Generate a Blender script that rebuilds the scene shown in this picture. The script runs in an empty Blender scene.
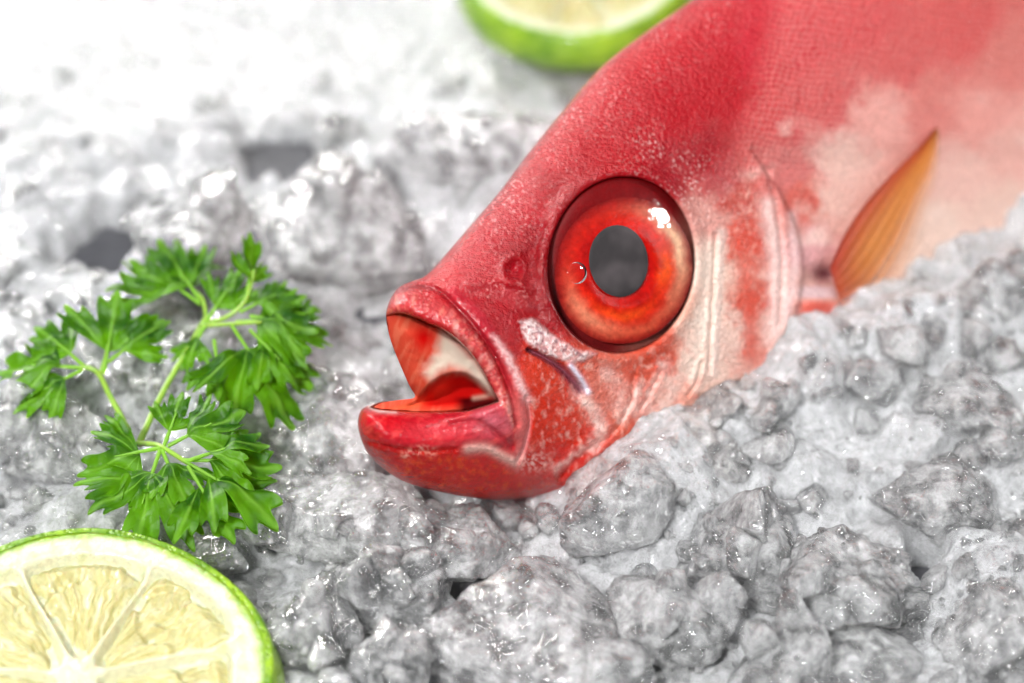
import bpy, math, random
import numpy as np
from mathutils import Vector

SC = 0.01                      # everything below is written in centimetres
scene = bpy.context.scene
COL = scene.collection
rng = np.random.default_rng(11)
random.seed(11)

# ------------------------------------------------------------------ camera
DIST, PITCH, LENS = 38.0, math.radians(42.0), 85.0
W, H = 1024, 683
K = 36.0 / LENS / W
CAM = np.array([0.0, -DIST * math.cos(PITCH), DIST * math.sin(PITCH)])
FW = np.array([0.0, math.cos(PITCH), -math.sin(PITCH)])
RT = np.array([1.0, 0.0, 0.0])
UP = np.array([0.0, math.sin(PITCH), math.cos(PITCH)])
FOCUS = 34.55
FSTOP = 9.5


def at(x, y, t):
    """photo position and distance along the view axis -> place in cm"""
    x = np.asarray(x, float)[..., None]; y = np.asarray(y, float)[..., None]; t = np.asarray(t, float)[..., None]
    return CAM + t * (FW + K * (x - 512) * RT - K * (y - 341.5) * UP)


def on_ground(x, y, z=0.0):
    d = FW + K * (x - 512) * RT - K * (y - 341.5) * UP
    t = (z - CAM[2]) / d[2]
    return CAM + t * d


def srgb(r, g, b):
    f = lambda c: (c / 255 / 12.92) if c / 255 <= 0.04045 else ((c / 255 + 0.055) / 1.055) ** 2.4
    return np.array([f(r), f(g), f(b)])


# ------------------------------------------------------------------ numpy helpers
def sstep(a, b, x):
    t = np.clip((x - a) / (b - a), 0, 1)
    return t * t * (3 - 2 * t)


def _hash(ix, iy, iz, seed):
    h = (ix.astype(np.int64) * 374761393 + iy.astype(np.int64) * 668265263 + iz.astype(np.int64) * 2147483647 + seed * 974711) & 0xFFFFFFFF
    h = ((h ^ (h >> 13)) * 1274126177) & 0xFFFFFFFF
    h = ((h ^ (h >> 16)) * 2246822519) & 0xFFFFFFFF
    return ((h ^ (h >> 15)) & 0xFFFFFF) / float(0xFFFFFF)


def vnoise(p, seed=0):
    """gradient noise"""
    p = p @ NROT
    i = np.floor(p); f = p - i; i = i.astype(np.int64)
    u = f * f * f * (f * (f * 6 - 15) + 10)
    out = 0
    for dx in (0, 1):
        wx = u[..., 0] if dx else 1 - u[..., 0]
        for dy in (0, 1):
            wy = u[..., 1] if dy else 1 - u[..., 1]
            for dz in (0, 1):
                wz = u[..., 2] if dz else 1 - u[..., 2]
                h = _hash(i[..., 0] + dx, i[..., 1] + dy, i[..., 2] + dz, seed)
                a = h * 2 * np.pi * 7.0; c = 2 * ((h * 4096.0) % 1.0) - 1; s = np.sqrt(1 - c * c)
                out = out + wx * wy * wz * ((f[..., 0] - dx) * s * np.cos(a) + (f[..., 1] - dy) * s * np.sin(a) + (f[..., 2] - dz) * c)
    return out * 1.75


NROT = np.array([[0.7071, 0.5, 0.5], [-0.7071, 0.5, 0.5], [0.0, -0.7071, 0.7071]])


def fbm(p, oct=4, seed=0, gain=0.5):
    a, s, o = 1.0, 0.0, 0
    for k in range(oct):
        o = o + a * vnoise(p * (2.03 ** k) + 17.3 * k, seed + k)
        s += a; a *= gain
    return o / s


def noise2(x, y, sx, sy=None, oct=3, seed=0):
    sy = sy or sx
    return fbm(np.stack([x / sx, y / sy, np.zeros_like(x) + seed * 3.7], -1), oct, seed)


def seg_dist(x, y, pts, closed=False, margin=None):
    """distance to a polyline (and the position 0..1 along it)"""
    pts = np.array(pts, float)
    if closed:
        pts = np.vstack([pts, pts[:1]])
    best = np.full(x.shape, 1e6); par = np.zeros(x.shape)
    L = np.hypot(*np.diff(pts, axis=0).T); cum = np.concatenate([[0], np.cumsum(L)]); tot = cum[-1]
    for k in range(len(pts) - 1):
        ax, ay = pts[k]; bx, by = pts[k + 1]
        vx, vy = bx - ax, by - ay
        t = np.clip(((x - ax) * vx + (y - ay) * vy) / (vx * vx + vy * vy + 1e-9), 0, 1)
        d = np.hypot(x - ax - t * vx, y - ay - t * vy)
        m = d < best
        best = np.where(m, d, best); par = np.where(m, (cum[k] + t * L[k]) / tot, par)
    return best, par


def inside(x, y, pts):
    c = np.zeros(x.shape, bool); n = len(pts)
    for k in range(n):
        ax, ay = pts[k]; bx, by = pts[(k + 1) % n]
        if ay == by:
            continue
        m = ((ay > y) != (by > y)) & (x < (bx - ax) * (y - ay) / (by - ay) + ax)
        c ^= m
    return c


def sdist(x, y, pts):
    d, _ = seg_dist(x, y, pts, True)
    return np.where(inside(x, y, pts), d, -d)


def spline(pts, n=8, closed=False):
    """Catmull-Rom through pts"""
    P = np.array(pts, float); N = len(P); out = []
    rngk = range(N if closed else N - 1)
    for k in rngk:
        if closed:
            p0, p1, p2, p3 = P[(k - 1) % N], P[k], P[(k + 1) % N], P[(k + 2) % N]
        else:
            p0, p1, p2, p3 = P[max(k - 1, 0)], P[k], P[k + 1], P[min(k + 2, N - 1)]
        for j in range(n):
            t = j / n
            out.append(0.5 * ((2 * p1) + (-p0 + p2) * t + (2 * p0 - 5 * p1 + 4 * p2 - p3) * t * t + (-p0 + 3 * p1 - 3 * p2 + p3) * t ** 3))
    if not closed:
        out.append(P[-1])
    return np.array(out)


def gblur(a, s):
    r = int(3 * s + 1); k = np.exp(-0.5 * (np.arange(-r, r + 1) / s) ** 2); k /= k.sum()
    a = np.pad(a, r, mode='edge')
    a = np.apply_along_axis(lambda v: np.convolve(v, k, 'valid'), 0, a)
    return np.apply_along_axis(lambda v: np.convolve(v, k, 'valid'), 1, a)


# ------------------------------------------------------------------ object helpers
def mesh_obj(name, V, F, mat, parent=None, loc=None, smooth=True, attrs=None):
    """V in cm, in world place when loc is None, else relative to loc; F an int array (n,3) or (n,4)"""
    V = np.asarray(V, float)
    origin = np.array(loc, float) if loc is not None else V.mean(0)
    if loc is None:
        V = V - origin
    F = np.asarray(F)
    me = bpy.data.meshes.new(name)
    me.vertices.add(len(V)); me.vertices.foreach_set('co', (V * SC).astype(np.float32).ravel())
    k = F.shape[1]
    me.loops.add(F.size); me.loops.foreach_set('vertex_index', F.astype(np.int32).ravel())
    me.polygons.add(len(F)); me.polygons.foreach_set('loop_start', np.arange(0, F.size, k, dtype=np.int32))
    me.polygons.foreach_set('loop_total', np.full(len(F), k, dtype=np.int32))
    me.update(calc_edges=True)
    me.polygons.foreach_set('use_smooth', np.full(len(F), smooth, dtype=bool))
    for an, av in (attrs or {}).items():
        av = np.asarray(av, np.float32)
        if av.ndim == 2:
            a = me.attributes.new(an, 'FLOAT_COLOR', 'POINT')
            a.data.foreach_set('color', np.concatenate([av, np.ones((len(av), 1), np.float32)], 1).ravel())
        else:
            a = me.attributes.new(an, 'FLOAT', 'POINT'); a.data.foreach_set('value', av)
    me.validate()
    if mat: me.materials.append(mat)
    o = bpy.data.objects.new(name, me); COL.objects.link(o)
    o.location = origin * SC
    if parent is not None:
        o.parent = parent
        pl = Vector((0, 0, 0)); q = parent
        while q is not None:
            pl += Vector(q.location); q = q.parent
        o.location = Vector(origin * SC) - pl
    return o


def empty(name, loc, label, cat, group=None):
    o = bpy.data.objects.new(name, None); COL.objects.link(o)
    o.location = np.asarray(loc) * SC; o.empty_display_size = 0.01
    tag(o, label, cat, group); return o


def tag(o, label, cat, group=None):
    o['label'] = label; o['category'] = cat
    if group: o['group'] = group
    return o


def grid_faces(nu, nv, wrap=False):
    i = np.arange(nu if wrap else nu - 1)[:, None]; j = np.arange(nv - 1)[None, :]
    i2 = (i + 1) % nu
    return np.stack(np.broadcast_arrays(i * nv + j, i2 * nv + j, i2 * nv + j + 1, i * nv + j + 1), -1).reshape(-1, 4)


def tube(P, R, n=10):
    P = np.array(P, float); R = np.broadcast_to(np.asarray(R, float), (len(P),))
    T = np.gradient(P, axis=0); T /= np.linalg.norm(T, axis=1)[:, None]
    up = np.array([0.3, 0.5, 0.8]); A = np.cross(T, up); A /= np.linalg.norm(A, axis=1)[:, None]; B = np.cross(T, A)
    th = np.arange(n) / n * 2 * np.pi
    V = P[None] + R[None, :, None] * (np.cos(th)[:, None, None] * A[None] + np.sin(th)[:, None, None] * B[None])
    F = grid_faces(n, len(P), True)
    return V.reshape(-1, 3), F


# ------------------------------------------------------------------ materials
def mat_new(name):
    m = bpy.data.materials.new(name); m.use_nodes = True
    nt = m.node_tree; nt.nodes.clear()
    out = nt.nodes.new('ShaderNodeOutputMaterial')
    return m, nt, out


def N(nt, t, **kw):
    n = nt.nodes.new('ShaderNode' + t)
    for k, v in kw.items():
        if k.startswith('_'):
            setattr(n, k[1:], v)
        else:
            n.inputs[k.replace('__', ' ')].default_value = v
    return n


def cm_coords(nt):
    """object coordinates in centimetres"""
    tc = nt.nodes.new('ShaderNodeTexCoord'); s = N(nt, 'VectorMath', _operation='SCALE'); s.inputs['Scale'].default_value = 1 / SC
    nt.links.new(tc.outputs['Object'], s.inputs[0]); return s.outputs[0]


def noise_node(nt, co, scale, detail=3, rough=0.6, **kw):
    n = N(nt, 'TexNoise', Scale=scale, Detail=detail, Roughness=rough, **kw); nt.links.new(co, n.inputs['Vector']); return n.outputs['Fac']


def ramp(nt, src, lo, hi, a=0.0, b=1.0):
    n = N(nt, 'MapRange'); n.inputs['From Min'].default_value = lo; n.inputs['From Max'].default_value = hi
    n.inputs['To Min'].default_value = a; n.inputs['To Max'].default_value = b
    nt.links.new(src, n.inputs['Value']); return n.outputs['Result']


def math_node(nt, op, a, b):
    n = N(nt, 'Math', _operation=op)
    for k, v in enumerate((a, b)):
        if isinstance(v, (int, float)): n.inputs[k].default_value = v
        else: nt.links.new(v, n.inputs[k])
    return n.outputs[0]


def bump(nt, hgt, dist_cm, strength=1.0, normal=None):
    b = N(nt, 'Bump', Strength=strength, Distance=dist_cm * SC)
    nt.links.new(hgt, b.inputs['Height'])
    if normal is not None: nt.links.new(normal, b.inputs['Normal'])
    return b.outputs['Normal']


def ice_material(name, clear=0.35, tint=(0.94, 0.945, 0.95), sss_cm=0.3, thru=0.5, soft=0.15, facets=0.42):
    m, nt, out = mat_new(name)
    co = cm_coords(nt)
    mid = noise_node(nt, co, 3.5, 4, 0.6)
    fine = noise_node(nt, co, 14.0, 4, 0.7)
    vor = N(nt, 'TexVoronoi', Scale=7.0, _feature='SMOOTH_F1'); nt.links.new(co, vor.inputs['Vector'])
    n2 = bump(nt, vor.outputs['Distance'], 0.34, 1.0)
    n3 = bump(nt, fine, 0.30, 1.0, n2)
    # cloudy body: light wanders inside the ice
    p = N(nt, 'BsdfPrincipled', Roughness=0.5, IOR=1.31); p.inputs['Base Color'].default_value = (*tint, 1)
    p.inputs['Specular IOR Level'].default_value = 0.0
    p.inputs['Subsurface Weight'].default_value = 1.0; p.inputs['Subsurface Radius'].default_value = (1.0, 1.0, 1.0); p.inputs['Subsurface Scale'].default_value = sss_cm * SC
    nt.links.new(bump(nt, fine, 0.06, soft), p.inputs['Normal'])
    cl = N(nt, 'MixRGB'); cl.inputs[1].default_value = (*(v * 0.72 for v in tint), 1); cl.inputs[2].default_value = (*(min(v * 1.15, 0.97) for v in tint), 1)
    nt.links.new(ramp(nt, mid, 0.36, 0.64), cl.inputs[0]); nt.links.new(cl.outputs[0], p.inputs['Base Color'])
    last = p.outputs[0]
    if clear > 0:
        # clear body
        rf = N(nt, 'BsdfRefraction', IOR=1.22, Roughness=0.02); rf.inputs['Color'].default_value = (0.985, 0.99, 0.995, 1); nt.links.new(n3, rf.inputs['Normal'])
        tp = N(nt, 'BsdfTransparent'); tp.inputs[0].default_value = (0.98, 0.985, 0.99, 1)
        mt = N(nt, 'MixShader'); mt.inputs[0].default_value = thru
        nt.links.new(rf.outputs[0], mt.inputs[1]); nt.links.new(tp.outputs[0], mt.inputs[2])
        mc = N(nt, 'MixShader')
        nt.links.new(ramp(nt, noise_node(nt, co, 2.6, 4, 0.6), 0.40, 0.60, max(clear - 0.22, 0.05), min(clear + 0.34, 0.95)), mc.inputs[0])
        nt.links.new(last, mc.inputs[1]); nt.links.new(mt.outputs[0], mc.inputs[2]); last = mc.outputs[0]
    # wet skin
    gl = N(nt, 'BsdfGlossy', Roughness=0.05); nt.links.new(n3, gl.inputs['Normal'])
    fr = N(nt, 'Fresnel', IOR=1.5); nt.links.new(n3, fr.inputs['Normal'])
    fin = N(nt, 'MixShader'); nt.links.new(math_node(nt, 'ADD', fr.outputs[0], facets), fin.inputs[0])
    nt.links.new(last, fin.inputs[1]); nt.links.new(gl.outputs[0], fin.inputs[2])
    nt.links.new(fin.outputs[0], out.inputs[0])
    return m


M_ICE = ice_material('ice_frosted', 0.0, (0.60, 0.605, 0.615), 0.25, facets=0.42, soft=0.5)
M_ICE_HALF = ice_material('ice_cloudy', 0.45, (0.97, 0.973, 0.976), 0.6, 0.96)
M_ICE_CLEAR = ice_material('ice_clear', 0.54, (0.97, 0.973, 0.976), 0.6, 0.96)
M_ICE_PINK = ice_material('ice_pink', 0.40, (0.92, 0.82, 0.80), 0.6, 0.9)
M_ICE_GREY = ice_material('ice_grey', 0.55, (0.93, 0.90, 0.90), 0.6, 0.96)
M_GRAIN = ice_material('ice_granules', 0.55, (0.95, 0.953, 0.956), 0.3, 0.88)


def attr_skin(name, rough=0.33, sss=0.12, bumps=((11.0, 0.02, 0.8), (40.0, 0.006, 0.6)), trans_attr=None, coat=0.5, spec=0.5, sheen_bump=None):
    m, nt, out = mat_new(name)
    co = cm_coords(nt)
    a = N(nt, 'Attribute', _attribute_name='col')
    p = N(nt, 'BsdfPrincipled', Roughness=rough)
    p.inputs['Specular IOR Level'].default_value = spec
    p.inputs['Subsurface Weight'].default_value = sss
    p.inputs['Subsurface Scale'].default_value = 0.15 * SC
    p.inputs['Subsurface Radius'].default_value = (1.0, 0.35, 0.25)
    p.inputs['Coat Weight'].default_value = coat; p.inputs['Coat Roughness'].default_value = 0.12
    nrm = None
    ra = N(nt, 'Attribute', _attribute_name='rough')
    for sc_, d_, st_ in bumps:
        hn = noise_node(nt, co, sc_, 3, 0.6)
        nrm = bump(nt, math_node(nt, 'MULTIPLY', hn, ra.outputs['Fac']), d_, st_, nrm)
    nt.links.new(nrm, p.inputs['Normal']); nt.links.new(nrm, p.inputs['Coat Normal'])
    # fine mottling of the pigment
    mot = ramp(nt, noise_node(nt, co, 14.0, 4, 0.7), 0.3, 0.7, 0.78, 1.18)
    vm = N(nt, 'VectorMath', _operation='SCALE'); nt.links.new(a.outputs['Color'], vm.inputs[0]); nt.links.new(mot, vm.inputs['Scale'])
    nt.links.new(vm.outputs[0], p.inputs['Base Color'])
    last = p.outputs[0]
    if trans_attr:
        t = N(nt, 'BsdfTranslucent'); nt.links.new(a.outputs['Color'], t.inputs['Color']); nt.links.new(nrm, t.inputs['Normal'])
        ta = N(nt, 'Attribute', _attribute_name=trans_attr)
        mx = N(nt, 'MixShader'); nt.links.new(ta.outputs['Fac'], mx.inputs[0]); nt.links.new(last, mx.inputs[1]); nt.links.new(t.outputs[0], mx.inputs[2])
        last = mx.outputs[0]
    nt.links.new(last, out.inputs[0])
    return m


# ================================================================== THE FISH
def build_fish():
    silh = ([(358, 428), (360, 412), (367, 406), (380, 402), (400, 400), (415, 397), (409, 385), (399, 362), (390, 338), (386, 316), (389, 302),
             (398, 288), (412, 281), (425, 276), (440, 261), (470, 226), (500, 191), (530, 151), (565, 108), (600, 68), (640, 36), (690, 1), (735, -35),
             (800, -85), (880, -135), (980, -180), (1100, -210), (1250, -215), (1400, -180), (1530, -130), (1640, -85), (1690, -60),
             (1690, 0), (1640, 10), (1530, 70), (1400, 160), (1250, 260), (1100, 345), (1000, 392), (900, 425), (800, 455), (720, 478), (650, 490),
             (600, 494), (560, 494), (520, 499), (490, 500), (450, 494), (410, 484), (385, 470), (367, 452)])
    silh = spline(silh, 6, True)
    xs = np.concatenate([np.arange(345, 1046, 1.0), 1046 + np.cumsum(np.linspace(2, 16, 72))])
    ys = np.concatenate([-16 - np.cumsum(np.linspace(1.5, 8, 46))[::-1], np.arange(-15, 516, 1.0)])
    X, Y = np.meshgrid(xs, ys, indexing='ij')
    dS = np.full(X.shape, -50.0)
    fine = sdist(X, Y, silh)
    dS = fine
    # ---- inflated flank
    R, Hh = 175.0, 1.95
    dd = np.clip(dS, 0, R)
    base = np.sqrt(np.clip(1 - (1 - dd / R) ** 2, 0, 1))
    soft = gblur(base, 9)
    e = sstep(6, 45, dS)
    h = Hh * (base * (1 - e) + soft * e)
    MID = lambda x: 35.15 + 0.0115 * (x - 450) + 0.000012 * np.clip(x - 700, 0, 400) ** 2
    midd = MID(X)

    lx = noise2(X, Y, 34, seed=1)
    n9 = noise2(X, Y, 9, seed=2, oct=3)
    n4 = noise2(X, Y, 4, seed=3, oct=2)
    n20 = noise2(X, Y, 20, seed=4, oct=3)

    # ---- colour field of the skin (pigment)
    pts = [  # x, y, r,g,b
        (640, 40, 178, 22, 40), (700, 20, 176, 22, 42), (600, 90, 172, 18, 36), (560, 150, 168, 16, 34), (520, 200, 165, 18, 36), (470, 250, 170, 28, 44),
        (430, 282, 180, 40, 50), (620, 150, 165, 16, 32), (680, 110, 168, 18, 36), (720, 80, 172, 24, 40), (700, 160, 150, 22, 36), (660, 175, 150, 22, 36),
        (500, 290, 160, 24, 38), (530, 260, 140, 14, 26), (540, 310, 140, 18, 28), (505, 320, 150, 24, 36), (560, 190, 150, 16, 28),
        (720, 180, 176, 84, 86), (715, 215, 200, 140, 130), (735, 200, 185, 80, 70), (745, 240, 205, 84, 66), (755, 300, 200, 90, 72), (760, 350, 205, 120, 105),
        (712, 270, 214, 178, 162), (708, 320, 214, 186, 172), (700, 370, 212, 180, 166), (690, 300, 210, 150, 130), (730, 330, 214, 178, 165),
        (780, 230, 205, 130, 120), (785, 290, 214, 165, 155), (775, 340, 212, 170, 160), (800, 250, 206, 150, 150),
        (660, 360, 204, 84, 58), (640, 380, 205, 96, 74), (620, 380, 206, 110, 92), (600, 400, 206, 116, 100), (680, 400, 208, 140, 122), (620, 420, 206, 110, 90),
        (590, 440, 198, 60, 40), (640, 430, 205, 90, 62), (540, 400, 196, 56, 26), (530, 430, 196, 54, 24), (560, 420, 195, 60, 34), (520, 460, 192, 50, 36),
        (540, 470, 190, 44, 34), (570, 460, 190, 46, 34), (545, 380, 196, 70, 44),
        (500, 480, 185, 28, 20), (450, 470, 188, 34, 14), (420, 460, 184, 30, 16), (400, 440, 168, 18, 26), (380, 430, 165, 16, 24), (450, 430, 172, 24, 34),
        (370, 450, 150, 16, 22), (480, 420, 176, 46, 56),
        (760, 60, 186, 46, 62), (800, 40, 192, 58, 72), (860, 20, 198, 66, 76), (780, 120, 190, 62, 70), (830, 100, 196, 80, 84), (900, 60, 202, 86, 88),
        (960, 30, 206, 84, 86), (1010, 60, 210, 120, 112), (790, 170, 200, 110, 108), (840, 160, 214, 176, 164), (880, 120, 212, 150, 140), (930, 110, 208, 120, 112),
        (830, 200, 214, 172, 160), (805, 200, 202, 96, 84), (980, 120, 210, 140, 130), (1010, 150, 212, 160, 148), (960, 180, 212, 170, 158), (900, 250, 214, 182, 166),
        (930, 230, 214, 184, 170), (1000, 210, 210, 176, 162), (870, 300, 210, 165, 148), (860, 340, 210, 160, 145), (900, 340, 214, 190, 176), (800, 400, 214, 188, 176),
        (700, 450, 212, 170, 156), (1100, 0, 205, 90, 90), (1200, -120, 195, 60, 66), (1000, -100, 190, 50, 62), (1150, 150, 212, 176, 162), (1400, 0, 206, 110, 104), (850, -60, 180, 34, 50),
        (1100, 300, 214, 190, 176), (1600, -40, 198, 66, 70)]
    num = np.zeros(X.shape + (3,)); den = np.zeros(X.shape)
    wx = X + 14 * n20 + 7 * n9; wy = Y + 14 * noise2(X, Y, 20, seed=9) + 5 * noise2(X, Y, 9, seed=8)
    for (px, py, r, g, b) in pts:
        w = 1.0 / (((wx - px) ** 2 + (wy - py) ** 2) + 160.0) ** 2.2
        num += w[..., None] * np.clip(srgb(r, g, b) * (1.18 if g > 138 else 1.0), 0, 0.86); den += w
    col = num / den[..., None]
    col = col * (col / col.max(-1, keepdims=True)) ** (0.3 * sstep(0.45, 0.12, col[..., 1:2] / col[..., :1]))          # full blooded reds
    col = col * 0.86
    rough = np.ones(X.shape)
    thin = np.zeros(X.shape)

    def paint(mask, c, amt=1.0):
        nonlocal col
        m = np.clip(mask * amt, 0, 1)[..., None]
        col = col * (1 - m) + srgb(*c) * m

    # silvery / orange flecks of the scales on the cheek and the body
    cheek = sstep(0, 20, sdist(X, Y, [(525, 345), (600, 350), (690, 330), (715, 230), (735, 160), (790, 200), (800, 330), (640, 470), (540, 490), (515, 450), (515, 400)]))
    paint(sstep(-0.05, 0.6, noise2(X, Y, 6.5, 9, seed=21, oct=4)) * cheek, (228, 180, 164), 0.5)
    paint(sstep(0.12, 0.45, noise2(X, Y, 13, 17, seed=22, oct=4)) * cheek, (190, 62, 44), 0.4)
    jaw = sstep(0, 8, sdist(X, Y, [(375, 450), (420, 452), (470, 452), (515, 468), (560, 480), (545, 500), (440, 500), (380, 478)]))
    paint(sstep(-0.1, 0.6, noise2(X, Y, 6, seed=23, oct=4)) * jaw, (210, 70, 22), 0.6)
    paint(sstep(0.3, 0.6, noise2(X, Y, 7, seed=24, oct=3)) * jaw, (150, 22, 14), 0.6)
    # dotted scale rows behind the head
    ang = math.radians(-33)
    u = X * math.cos(ang) + Y * math.sin(ang) + 9 * lx + 3 * n20; v = -X * math.sin(ang) + Y * math.cos(ang) + 6 * n20
    body = sstep(735, 775, X + 0.25 * (Y - 100)) * sstep(0, 30, dS)
    scl = 0.5 + 0.5 * np.cos(2 * np.pi * u / 9.0) * np.cos(2 * np.pi * v / 7.5)
    paint(scl * body * sstep(260, 140, Y), (232, 160, 150), 0.36)
    h += 0.013 * scl * body
    paint(sstep(0.1, 0.6, noise2(X, Y, 46, 40, seed=25, oct=3)) * body * sstep(60, 160, Y), (234, 206, 194), 0.5)
    for pl, wd, am in (([(578, 392), (592, 408), (602, 428), (594, 446)], 7, 0.8), ([(640, 385), (634, 402), (622, 420)], 4, 0.9), ([(606, 372), (622, 388), (618, 408)], 8, 0.5),
                       ([(556, 470), (572, 456), (584, 450)], 4, 0.6), ([(664, 366), (656, 388), (640, 410)], 7, 0.6), ([(676, 380), (668, 400), (652, 420)], 9, 0.7)):
        d, _ = seg_dist(X + 4 * n9 + 2 * n4, Y + 4 * noise2(X, Y, 9, seed=8), pl)
        paint(np.exp(-(d / wd) ** 2) * (0.75 + 0.6 * n9), (228, 198, 188), am)
    # streaky vertical bones of the cheek
    for pl, c, wd, am in (([(722, 232), (717, 300), (713, 372)], (224, 200, 190), 5, 0.7), ([(740, 240), (748, 300), (752, 350)], (196, 74, 58), 8, 0.7),
                          ([(768, 205), (778, 260), (776, 330)], (224, 196, 190), 9, 0.7), ([(792, 215), (796, 260), (786, 318)], (222, 190, 188), 5, 0.6),
                          ([(708, 250), (704, 320), (694, 372)], (222, 204, 190), 12, 0.6)):
        d, _ = seg_dist(X + 2.5 * n9 + 1.5 * n4, Y, pl)
        paint(np.exp(-(d / wd) ** 2), c, am)
    # fold lines of the cheek
    for pl, dep, wd in (([(716, 235), (713, 300), (709, 372)], 0.05, 2.0), ([(767, 170), (777, 205), (783, 260), (780, 325)], 0.05, 2.5), ([(634, 375), (632, 400), (620, 425), (596, 450)], 0.04, 2.5),
                        ([(660, 372), (650, 395), (640, 410)], 0.03, 2.0), ([(600, 440), (575, 462), (560, 478)], 0.06, 3.5), ([(702, 362), (697, 382), (688, 396)], 0.05, 1.8)):
        d, _ = seg_dist(X + 1.5 * n9, Y + 1.5 * n9, pl)
        h -= dep * np.exp(-(d / wd) ** 2); h += 0.7 * dep * np.exp(-((d - 2.2 * wd) / (1.6 * wd)) ** 2)
    # gill cover: the flank lies lower behind its edge
    gc = [(752, 150), (766, 172), (784, 200), (800, 240), (803, 280), (794, 318), (780, 350), (760, 400)]
    sd = sdist(X + 2 * n9, Y + 2 * n9, spline(gc, 6).tolist() + [(760, 900), (-3000, 900), (-3000, -900), (752, -900)])
    h -= 0.16 * sstep(2.5, -2.5, sd) * sstep(130, 170, Y)
    h += 0.05 * np.exp(-((sd - 5) / 6) ** 2) * sstep(130, 170, Y)
    # pocket of the pectoral fin and its red base
    dpk, _ = seg_dist(X, Y, [(812, 290), (836, 262)])
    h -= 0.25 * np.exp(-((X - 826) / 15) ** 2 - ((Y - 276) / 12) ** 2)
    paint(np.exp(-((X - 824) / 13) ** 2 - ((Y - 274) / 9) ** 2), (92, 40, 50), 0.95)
    h += 0.22 * np.exp(-((X - 818) / 24) ** 2 - ((Y - 306) / 14) ** 2)
    paint(np.exp(-((X - 818) / 22) ** 4 - ((Y - 309) / 9) ** 4), (202, 64, 44), 0.9)
    paint(np.exp(-((X - 818) / 22) ** 4 - ((Y - 292) / 6) ** 4), (206, 178, 182), 0.8)

    # ---- brow, snout and nostril relief
    h += 0.02 * n20 * sstep(0, 60, dS) * sstep(500, 420, Y)
    h += 0.004 * n9
    for pl, dep, wd in (([(470, 284), (500, 280), (532, 289)], -0.07, 5), ([(466, 296), (500, 300), (536, 318)], 0.05, 6), ([(545, 230), (528, 262), (536, 300), (556, 330)], 0.06, 9)):
        d, _ = seg_dist(X, Y, pl); h -= dep * np.exp(-(d / wd) ** 2)
    h -= 0.12 * np.exp(-((X - 514) / 7) ** 2 - ((Y - 269) / 8) ** 2); h += 0.05 * np.exp(-(np.hypot((X - 514) / 1.0, (Y - 269) / 1.15) - 11) ** 2 / 14)
    paint(np.exp(-((X - 514) / 7) ** 2 - ((Y - 269) / 8) ** 2), (150, 8, 24), 0.8)

    # silver bone under the eye
    sb = sdist(X + 2 * n4, Y + 2.5 * n9, [(520, 322), (532, 318), (556, 338), (576, 350), (596, 353), (586, 360), (570, 362), (548, 356), (528, 343)])
    fl = sstep(-3, 3, sb)
    paint(fl * (0.5 + 0.5 * sstep(-0.2, 0.25, n4)), (226, 206, 204), 0.85)
    paint(fl * sstep(0.12, 0.4, noise2(X, Y, 6, seed=31, oct=2)), (120, 70, 80), 0.65)
    h += 0.05 * fl + 0.03 * fl * n4
    # slit below it
    d, t = seg_dist(X, Y, spline([(528, 350), (545, 358), (562, 370), (580, 389)], 6))
    wsl = 2.0 + 4.0 * t
    h -= 0.20 * np.exp(-(d / wsl) ** 2)
    paint(np.exp(-(d / (wsl * 0.9)) ** 2), (126, 66, 82), 0.9)
    d2, _ = seg_dist(X, Y, [(571, 366), (580, 378), (588, 392)])
    paint(np.exp(-(d2 / 3.0) ** 2), (212, 210, 226), 0.9)  # bluish glint beside the slit, painted into the skin colour
    h += 0.05 * np.exp(-(d2 / 4.0) ** 2)

    # ---- eye socket
    ca, sa = math.cos(math.radians(8)), math.sin(math.radians(8))
    ex, ey = (X - 621) * ca + (Y - 265) * sa, -(X - 621) * sa + (Y - 265) * ca
    re = np.hypot(ex / 71.5, ey / 86.5)
    h += 0.10 * np.exp(-((re - 1.10) / 0.10) ** 2)
    wsock = sstep(1.035, 0.965, re)
    h = h * (1 - wsock) + (h - 0.75) * wsock
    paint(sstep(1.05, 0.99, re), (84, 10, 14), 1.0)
    rough = rough * (1 - 0.8 * sstep(1.1, 1.0, re))

    # ---- the mouth
    near_up = spline([(386, 316), (400, 313), (417, 318), (430, 324), (440, 328), (455, 338), (470, 353), (482, 370), (490, 385), (498, 401)], 5)
    near_lo = spline([(498, 401), (480, 407), (460, 411), (420, 412), (382, 410), (371, 407)], 5)
    far = [(380, 402.5), (400, 399), (414, 396), (408, 384), (398, 361), (389, 337)]
    mo = np.vstack([near_up, near_lo[1:], np.array(far)])
    # lips: ridge of the upper lip, groove, second bone
    lip = spline([(391, 304), (410, 301), (430, 306), (449, 317), (466, 334), (482, 356), (495, 380), (505, 404), (513, 432)], 6)
    d, t = seg_dist(X, Y, lip); h += (0.075 + 0.02 * n4) * np.exp(-(d / 8.5) ** 2)
    paint(np.exp(-(d / 8.5) ** 4), (176, 58, 60), 0.8)
    paint(np.exp(-(d / 9) ** 4) * sstep(0.25, 0.4, t) * sstep(-0.1, 0.3, noise2(X, Y, 10, 16, seed=41)), (204, 134, 128), 0.75)
    paint(np.exp(-(d / 9) ** 4) * sstep(0.0, 0.5, noise2(t * 260, d * 0.6, 5, 9, seed=43, oct=3)), (212, 120, 104), 0.6)
    paint(np.exp(-(d / 9) ** 4) * sstep(0.05, 0.5, noise2(t * 260 + 50, d * 0.6, 4, 9, seed=44, oct=3)), (120, 14, 18), 0.6)
    rough = rough * (1 - 0.55 * np.exp(-(d / 11) ** 4))
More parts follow.
